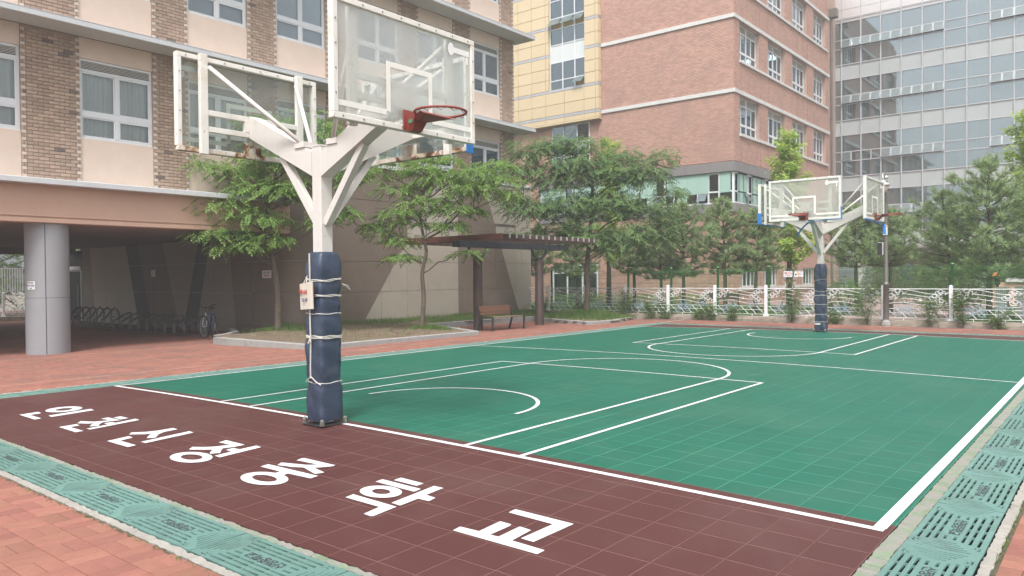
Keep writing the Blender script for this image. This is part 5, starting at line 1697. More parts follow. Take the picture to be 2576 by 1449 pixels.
def curl(cx, cz, r, s=1):
    """one cloud: three lobes and an inner curl, in the xz plane"""
    out = []
    for a0, a1, ox, oz, rr in ((200, -10, -.9, 0, .62), (190, -10, .0, .38, .72), (170, -60, .85, .05, .6)):
        out += [(cx + s * r * (ox + rr * math.cos(rad(a0 + (a1 - a0) * i / 8))), 0, cz + r * (oz + rr * math.sin(rad(a0 + (a1 - a0) * i / 8)))) for i in range(9)]
    tail = [(cx + s * r * 1.2, 0, cz - r * .45), (cx + s * r * 1.9, 0, cz - r * .05), (cx + s * r * 2.3, 0, cz + r * .35)]
    spiral = [(cx + s * r * (.1 + (.5 - .04 * i) * math.cos(i * .75)), 0, cz + r * (-.15 + (.42 - .035 * i) * math.sin(i * .75))) for i in range(10)]
    low = [(cx - s * r * 1.5, 0, cz - r * .1), (cx - s * r * 1.1, 0, cz - r * .55), (cx - s * r * .3, 0, cz - r * .62), (cx + s * r * .5, 0, cz - r * .5)]
    return [out, tail, spiral, low]
rail = MB(); hw_ = BAY / 2 - .05
rail.tube([(-hw_, 0, 1.13), (hw_, 0, 1.13)], .012, 5)
for z0, am, x0, x1 in ((1.045, .07, -hw_, hw_), (.93, .05, -hw_ + .5, hw_ - .25), (.80, .05, -hw_ + .5, hw_ - .4), (.66, .06, -hw_, hw_)):
    rail.tube([(x0 + (x1 - x0) * i / 22, 0, z0 + am * math.sin(2 * math.pi * (x0 + (x1 - x0) * i / 22 + hw_) / (2 * hw_) * .95)) for i in range(23)], .0078, 5)
rails_me = rail.mesh('wave_rail', MT['fence_white'])
low = MB()
for z in (.25, .40, .525): low.tube([(-hw_, 0, z), (hw_, 0, z)], .0078, 5)
for i in range(6):
    x = -hw_ + .2 + i * .28
    low.tube([(x, 0, .40), (x + .13, 0, .25)], .0095, 5); low.tube([(x - .14, 0, .525), (x - .01, 0, .40)], .0095, 5)
for x in (-hw_ * .4, hw_ * .5): low.tube([(x, 0, .25), (x, 0, .15)], .011, 5)
low_me = low.mesh('ladder_rail', MT['fence_white'])
cl1 = MB()
for c in (curl(-hw_ + .36, 1.01, .105), curl(-hw_ + .17, .87, .10)):
    for p in c: cl1.tube(p, .0078, 5)
cl2 = MB()
for c in (curl(hw_ - .22, 1.0, .095, 1), curl(hw_ - .38, .86, .095, 1), curl(hw_ - .2, .72, .09, 1)):
    for p in c: cl2.tube(p, .0078, 5)
c1_me, c2_me = cl1.mesh('cloud_ornament', MT['fence_white']), cl2.mesh('cloud_ornament', MT['fence_white'])
bk_ = MB()
for x in (-.50, -.13):
    bk_.tube([(x + .125 * math.cos(2 * math.pi * i / 20), 0, .44 + .125 * math.sin(2 * math.pi * i / 20)) for i in range(20)], .0085, 5, closed=True)
    for a in (45, 135): bk_.tube([(x + .12 * math.cos(rad(a)), 0, .44 + .12 * math.sin(rad(a))), (x - .12 * math.cos(rad(a)), 0, .44 - .12 * math.sin(rad(a)))], .006, 4)
for p in ([(-.50, 0, .44), (-.40, 0, .62), (-.32, 0, .44), (-.30, 0, .38)], [(-.40, 0, .62), (-.43, 0, .70)], [(-.13, 0, .44), (-.19, 0, .62), (-.24, 0, .68), (-.16, 0, .70)], [(-.40, 0, .62), (-.30, 0, .55), (-.22, 0, .60)], [(-.32, 0, .44), (-.22, 0, .44), (-.19, 0, .62)]): bk_.tube(p, .0085, 5)
bk_me = bk_.mesh('bicycle_ornament', MT['fence_blue'])
fg = MB()
for p in ([(.22, 0, .66), (.30, 0, .63), (.36, 0, .70)], [(.24, 0, .42), (.27, 0, .53), (.36, 0, .57), (.42, 0, .50)], [(.38, 0, .64), (.44, 0, .68), (.52, 0, .56), (.56, 0, .62), (.62, 0, .55)], [(.34, 0, .60), (.40, 0, .66), (.47, 0, .59)]): fg.tube(p, .0085, 5)
fg_me = fg.mesh('runner_ornament', MT['fence_blue'])
ring_ = MB()
for x, z in ((.12, .80), (.55, .78)): ring_.tube([(x + .028 * math.cos(2 * math.pi * i / 12), 0, z + .028 * math.sin(2 * math.pi * i / 12)) for i in range(12)], .008, 5, closed=True)
rg_me = ring_.mesh('ring_ornament', MT['fence_white'])
po = MB(); po.bbox(-.048, .048, -.048, .048, .18, 1.215, .008); po.add([(-.055, -.055, 1.215), (.055, -.055, 1.215), (.055, .055, 1.215), (-.055, .055, 1.215), (0, 0, 1.255)], [(0, 1, 4), (1, 2, 4), (2, 3, 4), (3, 0, 4), (3, 2, 1, 0)])
po.bbox(-.085, .085, -.085, .085, .178, .215, .008); po.bbox(-.068, .068, -.068, .068, .215, .24, .006)
po_me = po.mesh('post', MT['fence_white'])
def fence_run(root, n):
    for k in range(n):
        place('post', po_me, root, (k * BAY, 0, 0))
        if k < n - 1:
            x = (k + .5) * BAY
            for me, dy in ((rails_me, 0), (low_me, 0), (c1_me, -.012), (c2_me, -.012), (bk_me, -.02), (fg_me, -.02), (rg_me, -.008)):
                place(me.name.split('.')[0], me, root, (x, dy, 0))
FN = thing('ornamental_fence', 'white fence with cloud curls and pale blue bicycles along the far end of the court', 'fence', (-10.66, 20.46, 0))
fence_run(FN, 14)
FB = thing('ornamental_fence', 'white cloud-pattern fence seen past the steel-clad column through the undercroft', 'fence', (-26.6, 3.0, -.14), rad(90))
fence_run(FB, 6)
b = MB()
for i in range(90): b.box(i * .1, i * .1 + .03, .15, .18, 1.25, 2.35)
for z in (1.3, 2.28): b.box(0, 9, .18, .2, z, z + .04)
b.build('picket_screen', MT['fence_white'], FB)
b = MB(); b.bbox(-1, 10, -.3, .3, -.1, .19, .02); b.build('plinth', MT['lowwall'], FB)
GF = thing('wire_fence', 'green wire mesh fence on round posts standing behind the white ornamental fence', 'fence', (-10.66, 20.72, .05))
gp = MB(); gp.lathe([(.042, 0), (.042, 1.80), (.05, 1.80), (.05, 1.83), (.03, 1.86), (.0, 1.865)], 12)
gp_me = gp.mesh('post', MT['fence_green'], True)
wm = MB()
nv = 36
for i in range(nv + 1):
    x = .045 + (BAY - .09) * i / nv
    wm.tube([(x, .01, .05), (x, .01, 1.58), (x, -.04, 1.66), (x, .01, 1.74)], .0042, 3, caps=False)
for z in (.06, .26, .46, .66, .86, 1.06, 1.26, 1.46, 1.58, 1.66, 1.74):
    wm.tube([(.04, .005 if z != 1.66 else -.045, z), (BAY - .04, .005 if z != 1.66 else -.045, z)], .0046, 3, caps=False)
wm_me = wm.mesh('wire_mesh', MT['mesh_green'])
for k in range(14):
    place('post', gp_me, GF, (k * BAY, 0, 0))
    if k < 13: tag(place('wire_mesh', wm_me, GF, (k * BAY, 0, 0)), kind='stuff')
def plate(name, label, x0, x1, z0, z1, y):
    t = wthing(name, label, 'sign', ((x0 + x1) / 2, y, z0))
    b = MB(); b.bbox(x0, x1, y - .006, y + .004, z0, z1, .002); b.build('plate', MT['paper'], t)
    return t
def word(t, body, x, z, y, size, mat):
    o = place('lettering', text_mesh(body, 'lettering', MT[mat], size, .0006, .0006), t, (x, y - .0075, z), (rad(90), 0, 0)); o.matrix_parent_inverse = Matrix.Translation(-t.location)
def blob(t, name, x, z, y, rx, rz, mat, n=6):
    b = MB(); b.add([(x + rx * math.cos(2 * math.pi * (i + .5) / n), y - .0072, z + rz * math.sin(2 * math.pi * (i + .5) / n)) for i in range(n)], [tuple(range(n))]); b.build(name, MT[mat], t)
s1 = plate('warning_sign', 'white warning sign with a red emblem wired to the green mesh', 2.79, 3.085, 1.515, 1.715, 20.66)
blob(s1, 'emblem', 2.865, 1.645, 20.66, .05, .045, 'ink_red'); blob(s1, 'emblem_centre', 2.865, 1.645, 20.6595, .022, .02, 'paper', 12)
word(s1, '쓰레기', 2.995, 1.672, 20.66, .045, 'ink_red'); word(s1, '투기금지', 2.995, 1.622, 20.66, .045, 'ink_red'); word(s1, '무단투기 적발시 과태료 부과', 2.938, 1.57, 20.66, .021, 'ink_and_shade_black'); word(s1, '신정중학교', 2.95, 1.54, 20.66, .02, 'ink_green')
s2 = plate('dog_sign', 'white sign with a dark and orange picture wired to the green mesh', 3.15, 3.445, 1.515, 1.715, 20.66)
word(s2, '반려견의 배설물', 3.31, 1.683, 20.66, .034, 'ink_and_shade_black'); blob(s2, 'picture', 3.20, 1.60, 20.66, .03, .04, 'ink_and_shade_black', 5); blob(s2, 'picture', 3.285, 1.615, 20.66, .05, .035, 'ink_orange', 7)
word(s2, '됩니다', 3.385, 1.61, 20.66, .034, 'ink_blue'); word(s2, '신정중학교', 3.31, 1.54, 20.66, .02, 'ink_and_shade_black')
# notices by the undercroft
cn = thing('column_notice', 'small white notice taped round the steel-clad column', 'notice', (-8.35, 2.03, 1.37))
t0, t1 = rad(-77), rad(-52)
b = MB(); n = 8
b.add([(.475 * math.cos(t0 + (t1 - t0) * i / n), .475 * math.sin(t0 + (t1 - t0) * i / n), z) for z in (0, .22) for i in range(n + 1)], [(i, i + 1, n + 2 + i, n + 1 + i) for i in range(n)]); b.build('sheet', MT['paper'], cn)
b = MB(); b.add([(.4765 * math.cos(t0 + (t1 - t0) * i / n), .4765 * math.sin(t0 + (t1 - t0) * i / n), z) for z in (.005, .03) for i in range(n + 1)], [(i, i + 1, n + 2 + i, n + 1 + i) for i in range(n)]); b.build('green_band', MT['ink_green'], cn)
tm = (t0 + t1) / 2
for body, z, sz, mt in (('배움터 지킴이', .185, .026, 'ink_and_shade_black'), ('학교지킴', .12, .05, 'ink_purple'), ('신정중', .06, .026, 'ink_and_shade_black')):
    place('lettering', text_mesh(body, 'lettering', MT[mt], sz, .002, .0008), cn, (.478 * math.cos(tm), .478 * math.sin(tm), z), (rad(90), 0, tm + rad(90)))
ws = thing('wall_sign', 'white sign with black and red lines on the taupe wall behind the first tree', 'sign', (-9.12, 8.535, 1.63))
b = MB(); b.bbox(-.25, .25, -.012, .0, 0, .24, .003); b.build('plate', MT['paper'], ws)
place('lettering', text_mesh('자전거 보관소', 'lettering', MT['ink_and_shade_black'], .066, .001, .001), ws, (0, -.0135, .165), (rad(90), 0, 0))
place('lettering', text_mesh('주차금지', 'lettering', MT['ink_red'], .085, .001, .001), ws, (0, -.0135, .07), (rad(90), 0, 0))
wp = thing('paper_notice', 'small grey paper sheet stuck on the wall between the dark slanted bands', 'notice', (-16.6, 8.54, 1.72))
b = MB(); b.box(-.16, .16, -.004, .0, 0, .26); b.build('sheet', MT['paper'], wp)
for k in range(4):
    b = MB(); b.box(-.11, .11 - .04 * (k % 2), -.0055, -.0042, .05 + .045 * k, .06 + .045 * k); b.build('text_line', MT['ink_and_shade_black'], wp)

# ------------------------------------------------------------------ bicycle and racks in the undercroft
GZ = -.137
BC = thing('bicycle', 'blue and orange bicycle parked at the end of the racks by the kerb', 'bicycle', (-9.9, 7.0, GZ), math.atan2(6.45 - 7.52, -9.32 + 10.48))
def wheel(root, x, steer=0.0):
    def rot(p): 
        c, s = math.cos(steer), math.sin(steer)
        return (x + p[0] * c - p[1] * s, p[0] * s + p[1] * c, p[2] + .335)
    b = MB(); b.tube([rot((.315 * math.cos(2 * math.pi * i / 32), 0, .315 * math.sin(2 * math.pi * i / 32))) for i in range(32)], .021, 6, closed=True)
    w = b.build('wheel', MT['tyre'], root, True)
    b = MB(); b.tube([rot((.29 * math.cos(2 * math.pi * i / 32), 0, .29 * math.sin(2 * math.pi * i / 32))) for i in range(32)], .009, 5, closed=True)
    b.tube([rot((0, -.05, 0)), rot((0, .05, 0))], .02, 8); b.build('rim', MT['alu'], w)
    b = MB()
    for i in range(24):
        t = 2 * math.pi * i / 24; s = .03 if i % 2 else -.03
        b.tube([rot((.02 * math.cos(t + 1), s, .02 * math.sin(t + 1))), rot((.285 * math.cos(t), 0, .285 * math.sin(t)))], .0016, 3, caps=False)
    b.build('spokes', MT['alu'], w)
st = rad(38)
wheel(BC, .53, st); wheel(BC, -.53)
b = MB()
bb, hd0, hd1, seat = (-.06, 0, .30), (.36, 0, .62), (.33, 0, .74), (-.20, 0, .70)
for p, q in ((bb, hd0), (bb, seat), (seat, (.335, 0, .72))): b.tube([p, q], .019, 8)
for s in (-.055, .055): b.tube([(bb[0], s * .6, bb[2]), (-.53, s, .335)], .011, 6); b.tube([(seat[0], s * .4, seat[2] - .04), (-.53, s, .335)], .010, 6)
b.build('frame', MT['bike_blue'], BC, True)
b = MB(); b.tube([(bb[0] + .1, 0, bb[2] + .1), (hd0[0] - .05, 0, hd0[2] - .035)], .021, 8); b.build('down_tube_panel', MT['bike_orange'], BC, True)
b = MB(); b.tube([hd0, hd1], .024, 8)
for s in (-.06, .06): b.tube([(hd0[0], 0, hd0[2] - .02), (hd0[0] + .04 - math.sin(st) * s, math.cos(st) * s, hd0[2] - .06), (.53 - math.sin(st) * s, math.cos(st) * s, .335)], .014, 6)
b.build('fork', MT['alu'], BC, True)
b = MB(); hb = (.31, 0, .90); b.tube([hd1, hb], .014, 6)
b.tube([(hb[0] - .1 - math.sin(st) * s * .3, math.cos(st) * s * .3 - .0, .94 + .03 * abs(s)) if abs(s) > .5 else (hb[0] - math.sin(st) * s * .3, math.cos(st) * s * .3, .90) for s in (-1, -.6, -.2, .2, .6, 1)], .012, 6); b.build('handlebar', MT['black'], BC, True)
b = MB(); b.tube([seat, (-.225, 0, .84)], .013, 6)
b.add([(-.38, -.08, .87), (-.38, .08, .87), (-.2, .03, .875), (-.08, .015, .865), (-.08, -.015, .865), (-.2, -.03, .875), (-.38, -.07, .83), (-.38, .07, .83), (-.2, .02, .84), (-.08, .01, .84), (-.08, -.01, .84), (-.2, -.02, .84)],
      [(0, 5, 4, 3, 2, 1), (6, 7, 8, 9, 10, 11), (0, 1, 7, 6), (1, 2, 8, 7), (2, 3, 9, 8), (3, 4, 10, 9), (4, 5, 11, 10), (5, 0, 6, 11)]); b.build('saddle', MT['black'], BC)
b = MB(); b.tube([(bb[0] + .09 * math.cos(2 * math.pi * i / 16), -.05, bb[2] + .09 * math.sin(2 * math.pi * i / 16)) for i in range(16)], .006, 4, closed=True)
b.tube([(bb[0], -.07, bb[2]), (bb[0] + .12, -.08, bb[2] - .12)], .01, 5); b.tube([(bb[0], .07, bb[2]), (bb[0] - .12, .08, bb[2] + .12)], .01, 5)
b.box(bb[0] + .07, bb[0] + .17, -.15, -.08, bb[2] - .135, bb[2] - .11); b.box(bb[0] - .17, bb[0] - .07, .08, .15, bb[2] + .11, bb[2] + .135); b.build('crank_set', MT['bolt'], BC)
b = MB(); b.tube([(-.40, .06, .30), (-.46, .16, .01)], .009, 5); b.build('kickstand', MT['alu'], BC)
def rack(name, label, loc, n, hook, pitch=.62):
    t = thing(name, label, 'bicycle rack', loc, 0)
    b = MB(); b.tube([(0, -.18, .03), (n * pitch, -.18, .03)], .02, 6); b.tube([(0, .42, .03), (n * pitch, .42, .03)], .02, 6); b.tube([(0, .20, .40), (n * pitch, .20, .40)], .02, 6)
    b.build('ground_bar', MT['rack'], t)
    for k in range(n):
        x = pitch * (k + .5); b = MB()
        for s in (-.05, .05):
            P = [(x + s, -.18, .03), (x + s, -.18, .30), (x + s, -.05, .36), (x + s, .15, .62 if hook else .5), (x + s, .30, .70 if hook else .55), (x + s, .42, .55), (x + s, .42, .03)]
            b.tube(bezier(P, 4), .016, 6)
        if hook: b.tube([(x - .05 + .1 * i / 8, .28 + .0, .70 + .06 * math.sin(math.pi * i / 8)) for i in range(9)], .016, 6)
        b.build('wheel_hoop', MT['rack'], t, True)
    return t
rack('bicycle_rack', 'tall-hooped steel bicycle rack at the door end of the undercroft', (-20.4, 7.0, GZ), 6, True)
rack('bicycle_rack', 'low steel bicycle rack between the hooped rack and the parked bicycle', (-16.2, 6.95, GZ), 9, False)
bx_ = thing('white_crate', 'flat white box lying on the far end of the bicycle rack', 'box', (-20.9, 6.95, GZ))
b = MB(); b.bbox(-.35, .35, -.2, .2, .36, .46, .01); b.bbox(-.3, -.25, -.15, .15, .0, .36, .005); b.bbox(.25, .3, -.15, .15, .0, .36, .005); b.build('box', MT['paper'], bx_)
# things beyond the fence
cb = wthing('white_cabinet', 'white ribbed storage cabinet at the right end behind the wire fence', 'cabinet', (9.9, 25.2, LAWN))
for k in range(22):
    b = MB(); b.bbox(8.95 + .105 * k, 9.05 + .105 * k, 24.9, 24.95, LAWN + .03, 1.12, .008); b.build('rib', MT['fence_white'], cb)
b = MB(); b.bbox(8.93, 11.3, 24.95, 26, LAWN, 1.14, .01); b.build('case', MT['fence_white'], cb)
b = MB(); b.bbox(8.38, 8.72, 24.9, 25.6, LAWN, 1.11, .01); b.build('side_case', MT['fence_white'], cb)
gl = thing('garden_lamp', 'short black garden lamp with an orange top beyond the wire fence', 'lamp', (8.2, 27.0, LAWN))
b = MB(); b.lathe([(.05, 0), (.04, 1.1), (.09, 1.12), (.09, 1.3), (.14, 1.32), (.14, 1.36)], 12); b.build('post', MT['black'], gl)
b = MB(); b.lathe([(.14, 1.36), (.17, 1.42), (.12, 1.52), (.0, 1.56)], 10); b.build('cap', MT['flower'], gl)
sw = wthing('brick_bench', 'small brick plinth with pale stone slabs beyond the wire fence', 'plinth', (7.9, 36, 0))
b = MB(); b.bbox(7.0, 8.3, 36, 36.6, 0, 1.15, .01); b.build('plinth', MT['brick_red'], sw)
b = MB(); b.bbox(7.5, 8.7, 35.9, 36.7, 1.16, 1.4, .02); b.build('slab', MT['stone_band'], sw)
# ------------------------------------------------------------------ trees
def twig_cloud(tmpl, pos, nrm, scale, spin):
    """place a template (verts k x 3) at pos with +z along nrm"""
    n = len(pos)
    z = nrm / np.linalg.norm(nrm, axis=1, keepdims=True)
    r = np.where(np.abs(z[:, 2:3]) < .95, np.array([[0, 0, 1.0]]), np.array([[1.0, 0, 0]]))
    x = np.cross(r, z); x /= np.linalg.norm(x, axis=1, keepdims=True)
    y = np.cross(z, x)
    c, s = np.cos(spin)[:, None], np.sin(spin)[:, None]
    x2, y2 = x * c + y * s, -x * s + y * c
    V = (tmpl[None, :, 0:1] * x2[:, None, :] + tmpl[None, :, 1:2] * y2[:, None, :] + tmpl[None, :, 2:3] * z[:, None, :]) * scale[:, None, None] + pos[:, None, :]
    return V.reshape(-1, 3)
def sprig_template(npair=4, L=.30, leaf=.112, w=.054, droop=.32):
    """compound leaf along +x: pairs of drooping leaflets, each a folded diamond"""
    V, F = [], []
    def lf(base, d, ln):
        d = Vector(d).normalized(); sd = d.cross(Vector((0, 0, 1))).normalized()
        o = len(V)
        m = Vector(base) + d * ln * .45
        V.extend([tuple(base), tuple(m + sd * w / 2 + Vector((0, 0, .008))), tuple(Vector(base) + d * ln), tuple(m - sd * w / 2 + Vector((0, 0, .008)))])
        F.append((o, o + 1, o + 2, o + 3))
    for k in range(npair):
        x = L * (k + .6) / npair
        zz = -.25 * (x / L) ** 2 * L
        for s in (-1, 1): lf((x, 0, zz), (.55, s * .8, -droop - .15 * k / npair), leaf * (1 - .12 * abs(k - 1.2)))
    lf((L, 0, -.25 * L), (1, 0, -droop - .4), leaf * 1.05)
    return np.array(V), np.array(F)
def crown_mesh(name, mats, P, N, tmpl, scale, spin):
    TV, TF = tmpl
    V = twig_cloud(TV, P, N, scale, spin)
    F = (TF[None] + (np.arange(len(P)) * len(TV))[:, None, None]).reshape(-1, TF.shape[1])
    return np_mesh(name, V, F, mats)
SPRIG = sprig_template()
def branch(b, p0, p1, r0, r1, sag=.0, n=5, seed=0):
    r = random.Random(seed)
    p0, p1 = Vector(p0), Vector(p1)
    pts = []
    L = (p1 - p0).length
    for i in range(n + 1):
        t = i / n
        p = p0.lerp(p1, t) + Vector((0, 0, sag * math.sin(math.pi * t) * L))
        if 0 < i < n: p += Vector((r.uniform(-1, 1), r.uniform(-1, 1), r.uniform(-1, 1))) * L * .035
        pts.append(p)
    b.tube(pts, [r0 + (r1 - r0) * i / n for i in range(n + 1)], 7, caps=True)
    return pts
def broadleaf(name, label, base, forks, pads, trunk_r, nsprig, mat, seed, scale=1.0, tmpl=None, bark='bark', flat=1.0):
    """forks: trunk polyline; pads: flat sprays (x, y, z, half width, half thickness)"""
    r = random.Random(seed)
    root = thing(name, label, 'tree', base)
    o = Vector(base)
    b = MB()
    tr = [Vector(p) for p in forks]
    n = len(tr)
    b.tube([p - o for p in bezier(tr, 4)], [trunk_r * (1.25 if i == 0 else 1) * (1 - .62 * i / (4 * (n - 1))) for i in range(4 * (n - 1) + 1)], 10)
    trunk = b.build('trunk', MT[bark], root, True)
    b = MB()
    limbs = []
    for k, pd in enumerate(sorted(pads, key=lambda q: q[2])):
        c = Vector(pd[:3]) + Vector((r.uniform(-.35, .35), r.uniform(-.35, .35), 0)) * pd[3]
        want = max(tr[1].z + .05, min(tr[-1].z, c.z - .55 * (Vector(c[:2]) - Vector(tr[0][:2])).length))
        src = tr[0]
        for a, q in zip(tr[:-1], tr[1:]):
            if a.z <= want <= q.z: src = a.lerp(q, (want - a.z) / max(1e-6, q.z - a.z))
        if limbs and r.random() < .45:
            cand = min(limbs, key=lambda q: (q - c).length)
            if (cand - c).length < (src - c).length: src = cand
        P = branch(b, src - o, c - Vector((0, 0, pd[4] * .3)) - o, .012 + .022 * min(1.0, (src - c).length / 2.5), .008, .04, 5, seed * 31 + k)
        limbs += [p + o for p in P[2:4]]
        for q in range(int(4 + pd[3] * 4)):
            a = r.uniform(0, 2 * math.pi)
            e = c + Vector((math.cos(a), math.sin(a), 0)) * pd[3] * r.uniform(.5, .95) + Vector((0, 0, r.uniform(-.6, .5) * pd[4]))
            branch(b, P[-2] if q % 2 else P[-1], e - o, .008, .003, .05, 3, seed * 77 + k * 13 + q)
    b.build('branches', MT[bark], trunk, True)
    w = np.array([max(.05, p[3] ** 1.5 * (p[4] + .18)) for p in pads]); w /= w.sum()
    idx = rng.choice(len(pads), nsprig, p=w)
    PD = np.array(pads)[idx]
    a = rng.uniform(0, 2 * math.pi, nsprig); rr = np.sqrt(rng.uniform(0, 1, nsprig)) ** .85
    zz = rng.normal(0, .5, nsprig)
    pos = np.c_[PD[:, 0] + np.cos(a) * rr * PD[:, 3] * rng.uniform(.75, 1.08, nsprig), PD[:, 1] + np.sin(a) * rr * PD[:, 3] * rng.uniform(.75, 1.08, nsprig), PD[:, 2] + zz * PD[:, 4] - .10 * rr ** 2 * PD[:, 3] * flat]
    N = np.c_[np.cos(a) * .25 + rng.normal(0, .22, nsprig), np.sin(a) * .25 + rng.normal(0, .22, nsprig), np.ones(nsprig)]
    t = tmpl or SPRIG
    # turn each spray so its stalk runs outward
    z = N / np.linalg.norm(N, axis=1, keepdims=True)
    rx = np.cross(np.array([[0, 0, 1.0]]), z); rx /= np.maximum(1e-6, np.linalg.norm(rx, axis=1, keepdims=True)); ry = np.cross(z, rx)
    outv = np.c_[np.cos(a), np.sin(a), np.zeros(nsprig)]
    spin = np.arctan2((outv * ry).sum(1), (outv * rx).sum(1)) + rng.normal(0, .6, nsprig)
    me = crown_mesh('crown', MT[mat], pos - np.array(base), N, t, rng.uniform(.7, 1.2, nsprig) * scale, spin)
    place('crown', me, root)
    return root
T1 = [(-9.46, 6.52, 5.16, 0.65, 0.16), (-8.91, 6.96, 4.86, 0.82, 0.23), (-8.18, 7.55, 4.68, 0.94, 0.33), (-7.63, 8.0, 5.14, 1.06, 0.35), (-7.09, 8.46, 5.96, 0.7, 0.47), (-6.45, 8.97, 5.95, 0.7, 0.47), (-7.63, 7.98, 4.2, 1.17, 0.33), (-8.54, 7.23, 3.74, 1.23, 0.21), (-8.9, 6.93, 3.51, 0.7, 0.16), (-7.81, 7.82, 3.38, 1.17, 0.26), (-7.09, 8.43, 4.31, 0.82, 0.41), (-6.17, 9.16, 3.6, 0.7, 0.23), (-5.76, 9.49, 3.48, 0.29, 0.14), (-8.63, 7.15, 2.98, 1.12, 0.21), (-7.63, 7.96, 2.79, 0.88, 0.19), (-6.44, 8.93, 3.25, 0.47, 0.18), (-8.17, 7.51, 2.59, 0.94, 0.14), (-5.99, 9.32, 4.65, 0.7, 0.47), (-7.09, 8.44, 5.14, 1.06, 0.47), (-6.18, 9.19, 5.36, 0.82, 0.47), (-7.64, 8.01, 6.08, 0.82, 0.29)]
T1 = [(x + .55, y - .75, z, a * .95, c * .8) for x, y, z, a, c in T1]
broadleaf('zelkova_tree', 'layered green tree at the corner of the bed behind the near basketball post', (-7.17, 7.6, .0), [(-7.17, 7.6, -.05), (-7.15, 7.6, 1.2), (-7.25, 7.55, 2.1), (-7.25, 7.3, 3.2), (-7.0, 7.5, 4.6), (-6.9, 7.6, 5.8)], T1, .105, 2900, 'leaf_zelkova', 5)
T2 = [(-5.23, 9.86, 3.0, 0.53, 0.21), (-5.46, 9.68, 3.18, 0.29, 0.09), (-5.01, 10.05, 3.29, 0.59, 0.19), (-4.78, 10.23, 2.76, 0.59, 0.23), (-4.78, 10.24, 3.58, 0.82, 0.19), (-4.14, 10.77, 3.93, 1.05, 0.26), (-3.51, 11.28, 3.68, 0.94, 0.19), (-3.1, 11.62, 4.27, 1.05, 0.21), (-2.6, 12.03, 4.49, 0.82, 0.19), (-2.23, 12.32, 4.14, 0.47, 0.21), (-3.96, 10.92, 4.51, 0.94, 0.23), (-4.87, 10.18, 4.29, 0.7, 0.23), (-3.24, 11.52, 4.74, 1.05, 0.19), (-3.69, 11.13, 3.22, 0.64, 0.16), (-3.23, 11.48, 2.37, 0.61, 0.12), (-4.73, 10.26, 2.27, 0.64, 0.13), (-4.33, 10.63, 4.86, 0.94, 0.21), (-5.33, 9.82, 4.76, 0.59, 0.26), (-2.69, 11.97, 4.96, 0.7, 0.16), (-4.87, 10.2, 5.11, 0.7, 0.19), (-3.96, 10.94, 5.15, 0.82, 0.14), (-4.37, 10.57, 3.22, 0.35, 0.14)]
T2 = [(x, y, z, a * .92, c * .7) for x, y, z, a, c in T2]
broadleaf('zelkova_tree', 'young forked tree with bright layered leaves just left of the shelter', (-4.31, 10.56, .08), [(-4.31, 10.56, .03), (-4.25, 10.6, 1.0), (-4.30, 10.6, 1.75), (-4.2, 10.68, 2.4), (-4.35, 10.6, 3.4), (-4.2, 10.75, 4.6)], T2, .075, 1900, 'leaf_zelkova', 11, .95)
T3 = [(-5.55, 17.63, 6.48, 0.9, 0.39), (-4.85, 18.19, 6.62, 0.75, 0.36), (-6.01, 17.24, 5.73, 0.9, 0.42), (-5.08, 17.99, 5.57, 1.2, 0.54), (-4.16, 18.74, 5.71, 1.2, 0.6), (-3.23, 19.5, 5.55, 1.2, 0.51), (-2.3, 20.25, 5.54, 1.05, 0.45), (-1.7, 20.75, 6.13, 0.52, 0.42), (-1.49, 20.9, 4.79, 0.6, 0.3), (-6.12, 17.12, 4.54, 0.75, 0.36), (-5.54, 17.59, 4.23, 1.05, 0.39), (-4.5, 18.44, 4.37, 1.35, 0.54), (-3.34, 19.38, 4.36, 1.35, 0.54), (-2.3, 20.23, 4.2, 1.2, 0.51), (-1.6, 20.78, 3.59, 0.6, 0.24), (-5.77, 17.38, 3.19, 0.82, 0.24), (-4.84, 18.14, 3.33, 0.9, 0.33), (-3.92, 18.89, 3.17, 1.2, 0.36), (-2.87, 19.74, 3.16, 1.2, 0.36), (-2.06, 20.4, 3.15, 0.9, 0.3), (-3.34, 19.35, 2.68, 0.75, 0.21), (-4.16, 18.76, 6.61, 0.9, 0.33), (-2.88, 19.79, 6.15, 0.75, 0.33)]
broadleaf('zelkova_tree', 'broad dark-green tree on the grassy mound by the end of the white fence', (-3.97, 18.8, .28), [(-3.97, 18.8, .2), (-3.9, 18.8, 1.2), (-3.97, 18.85, 2.0), (-3.85, 18.9, 3.0), (-3.8, 19.0, 4.4), (-3.8, 19.0, 5.8)], T3, .12, 5400, 'leaf_dark', 17, 1.05)

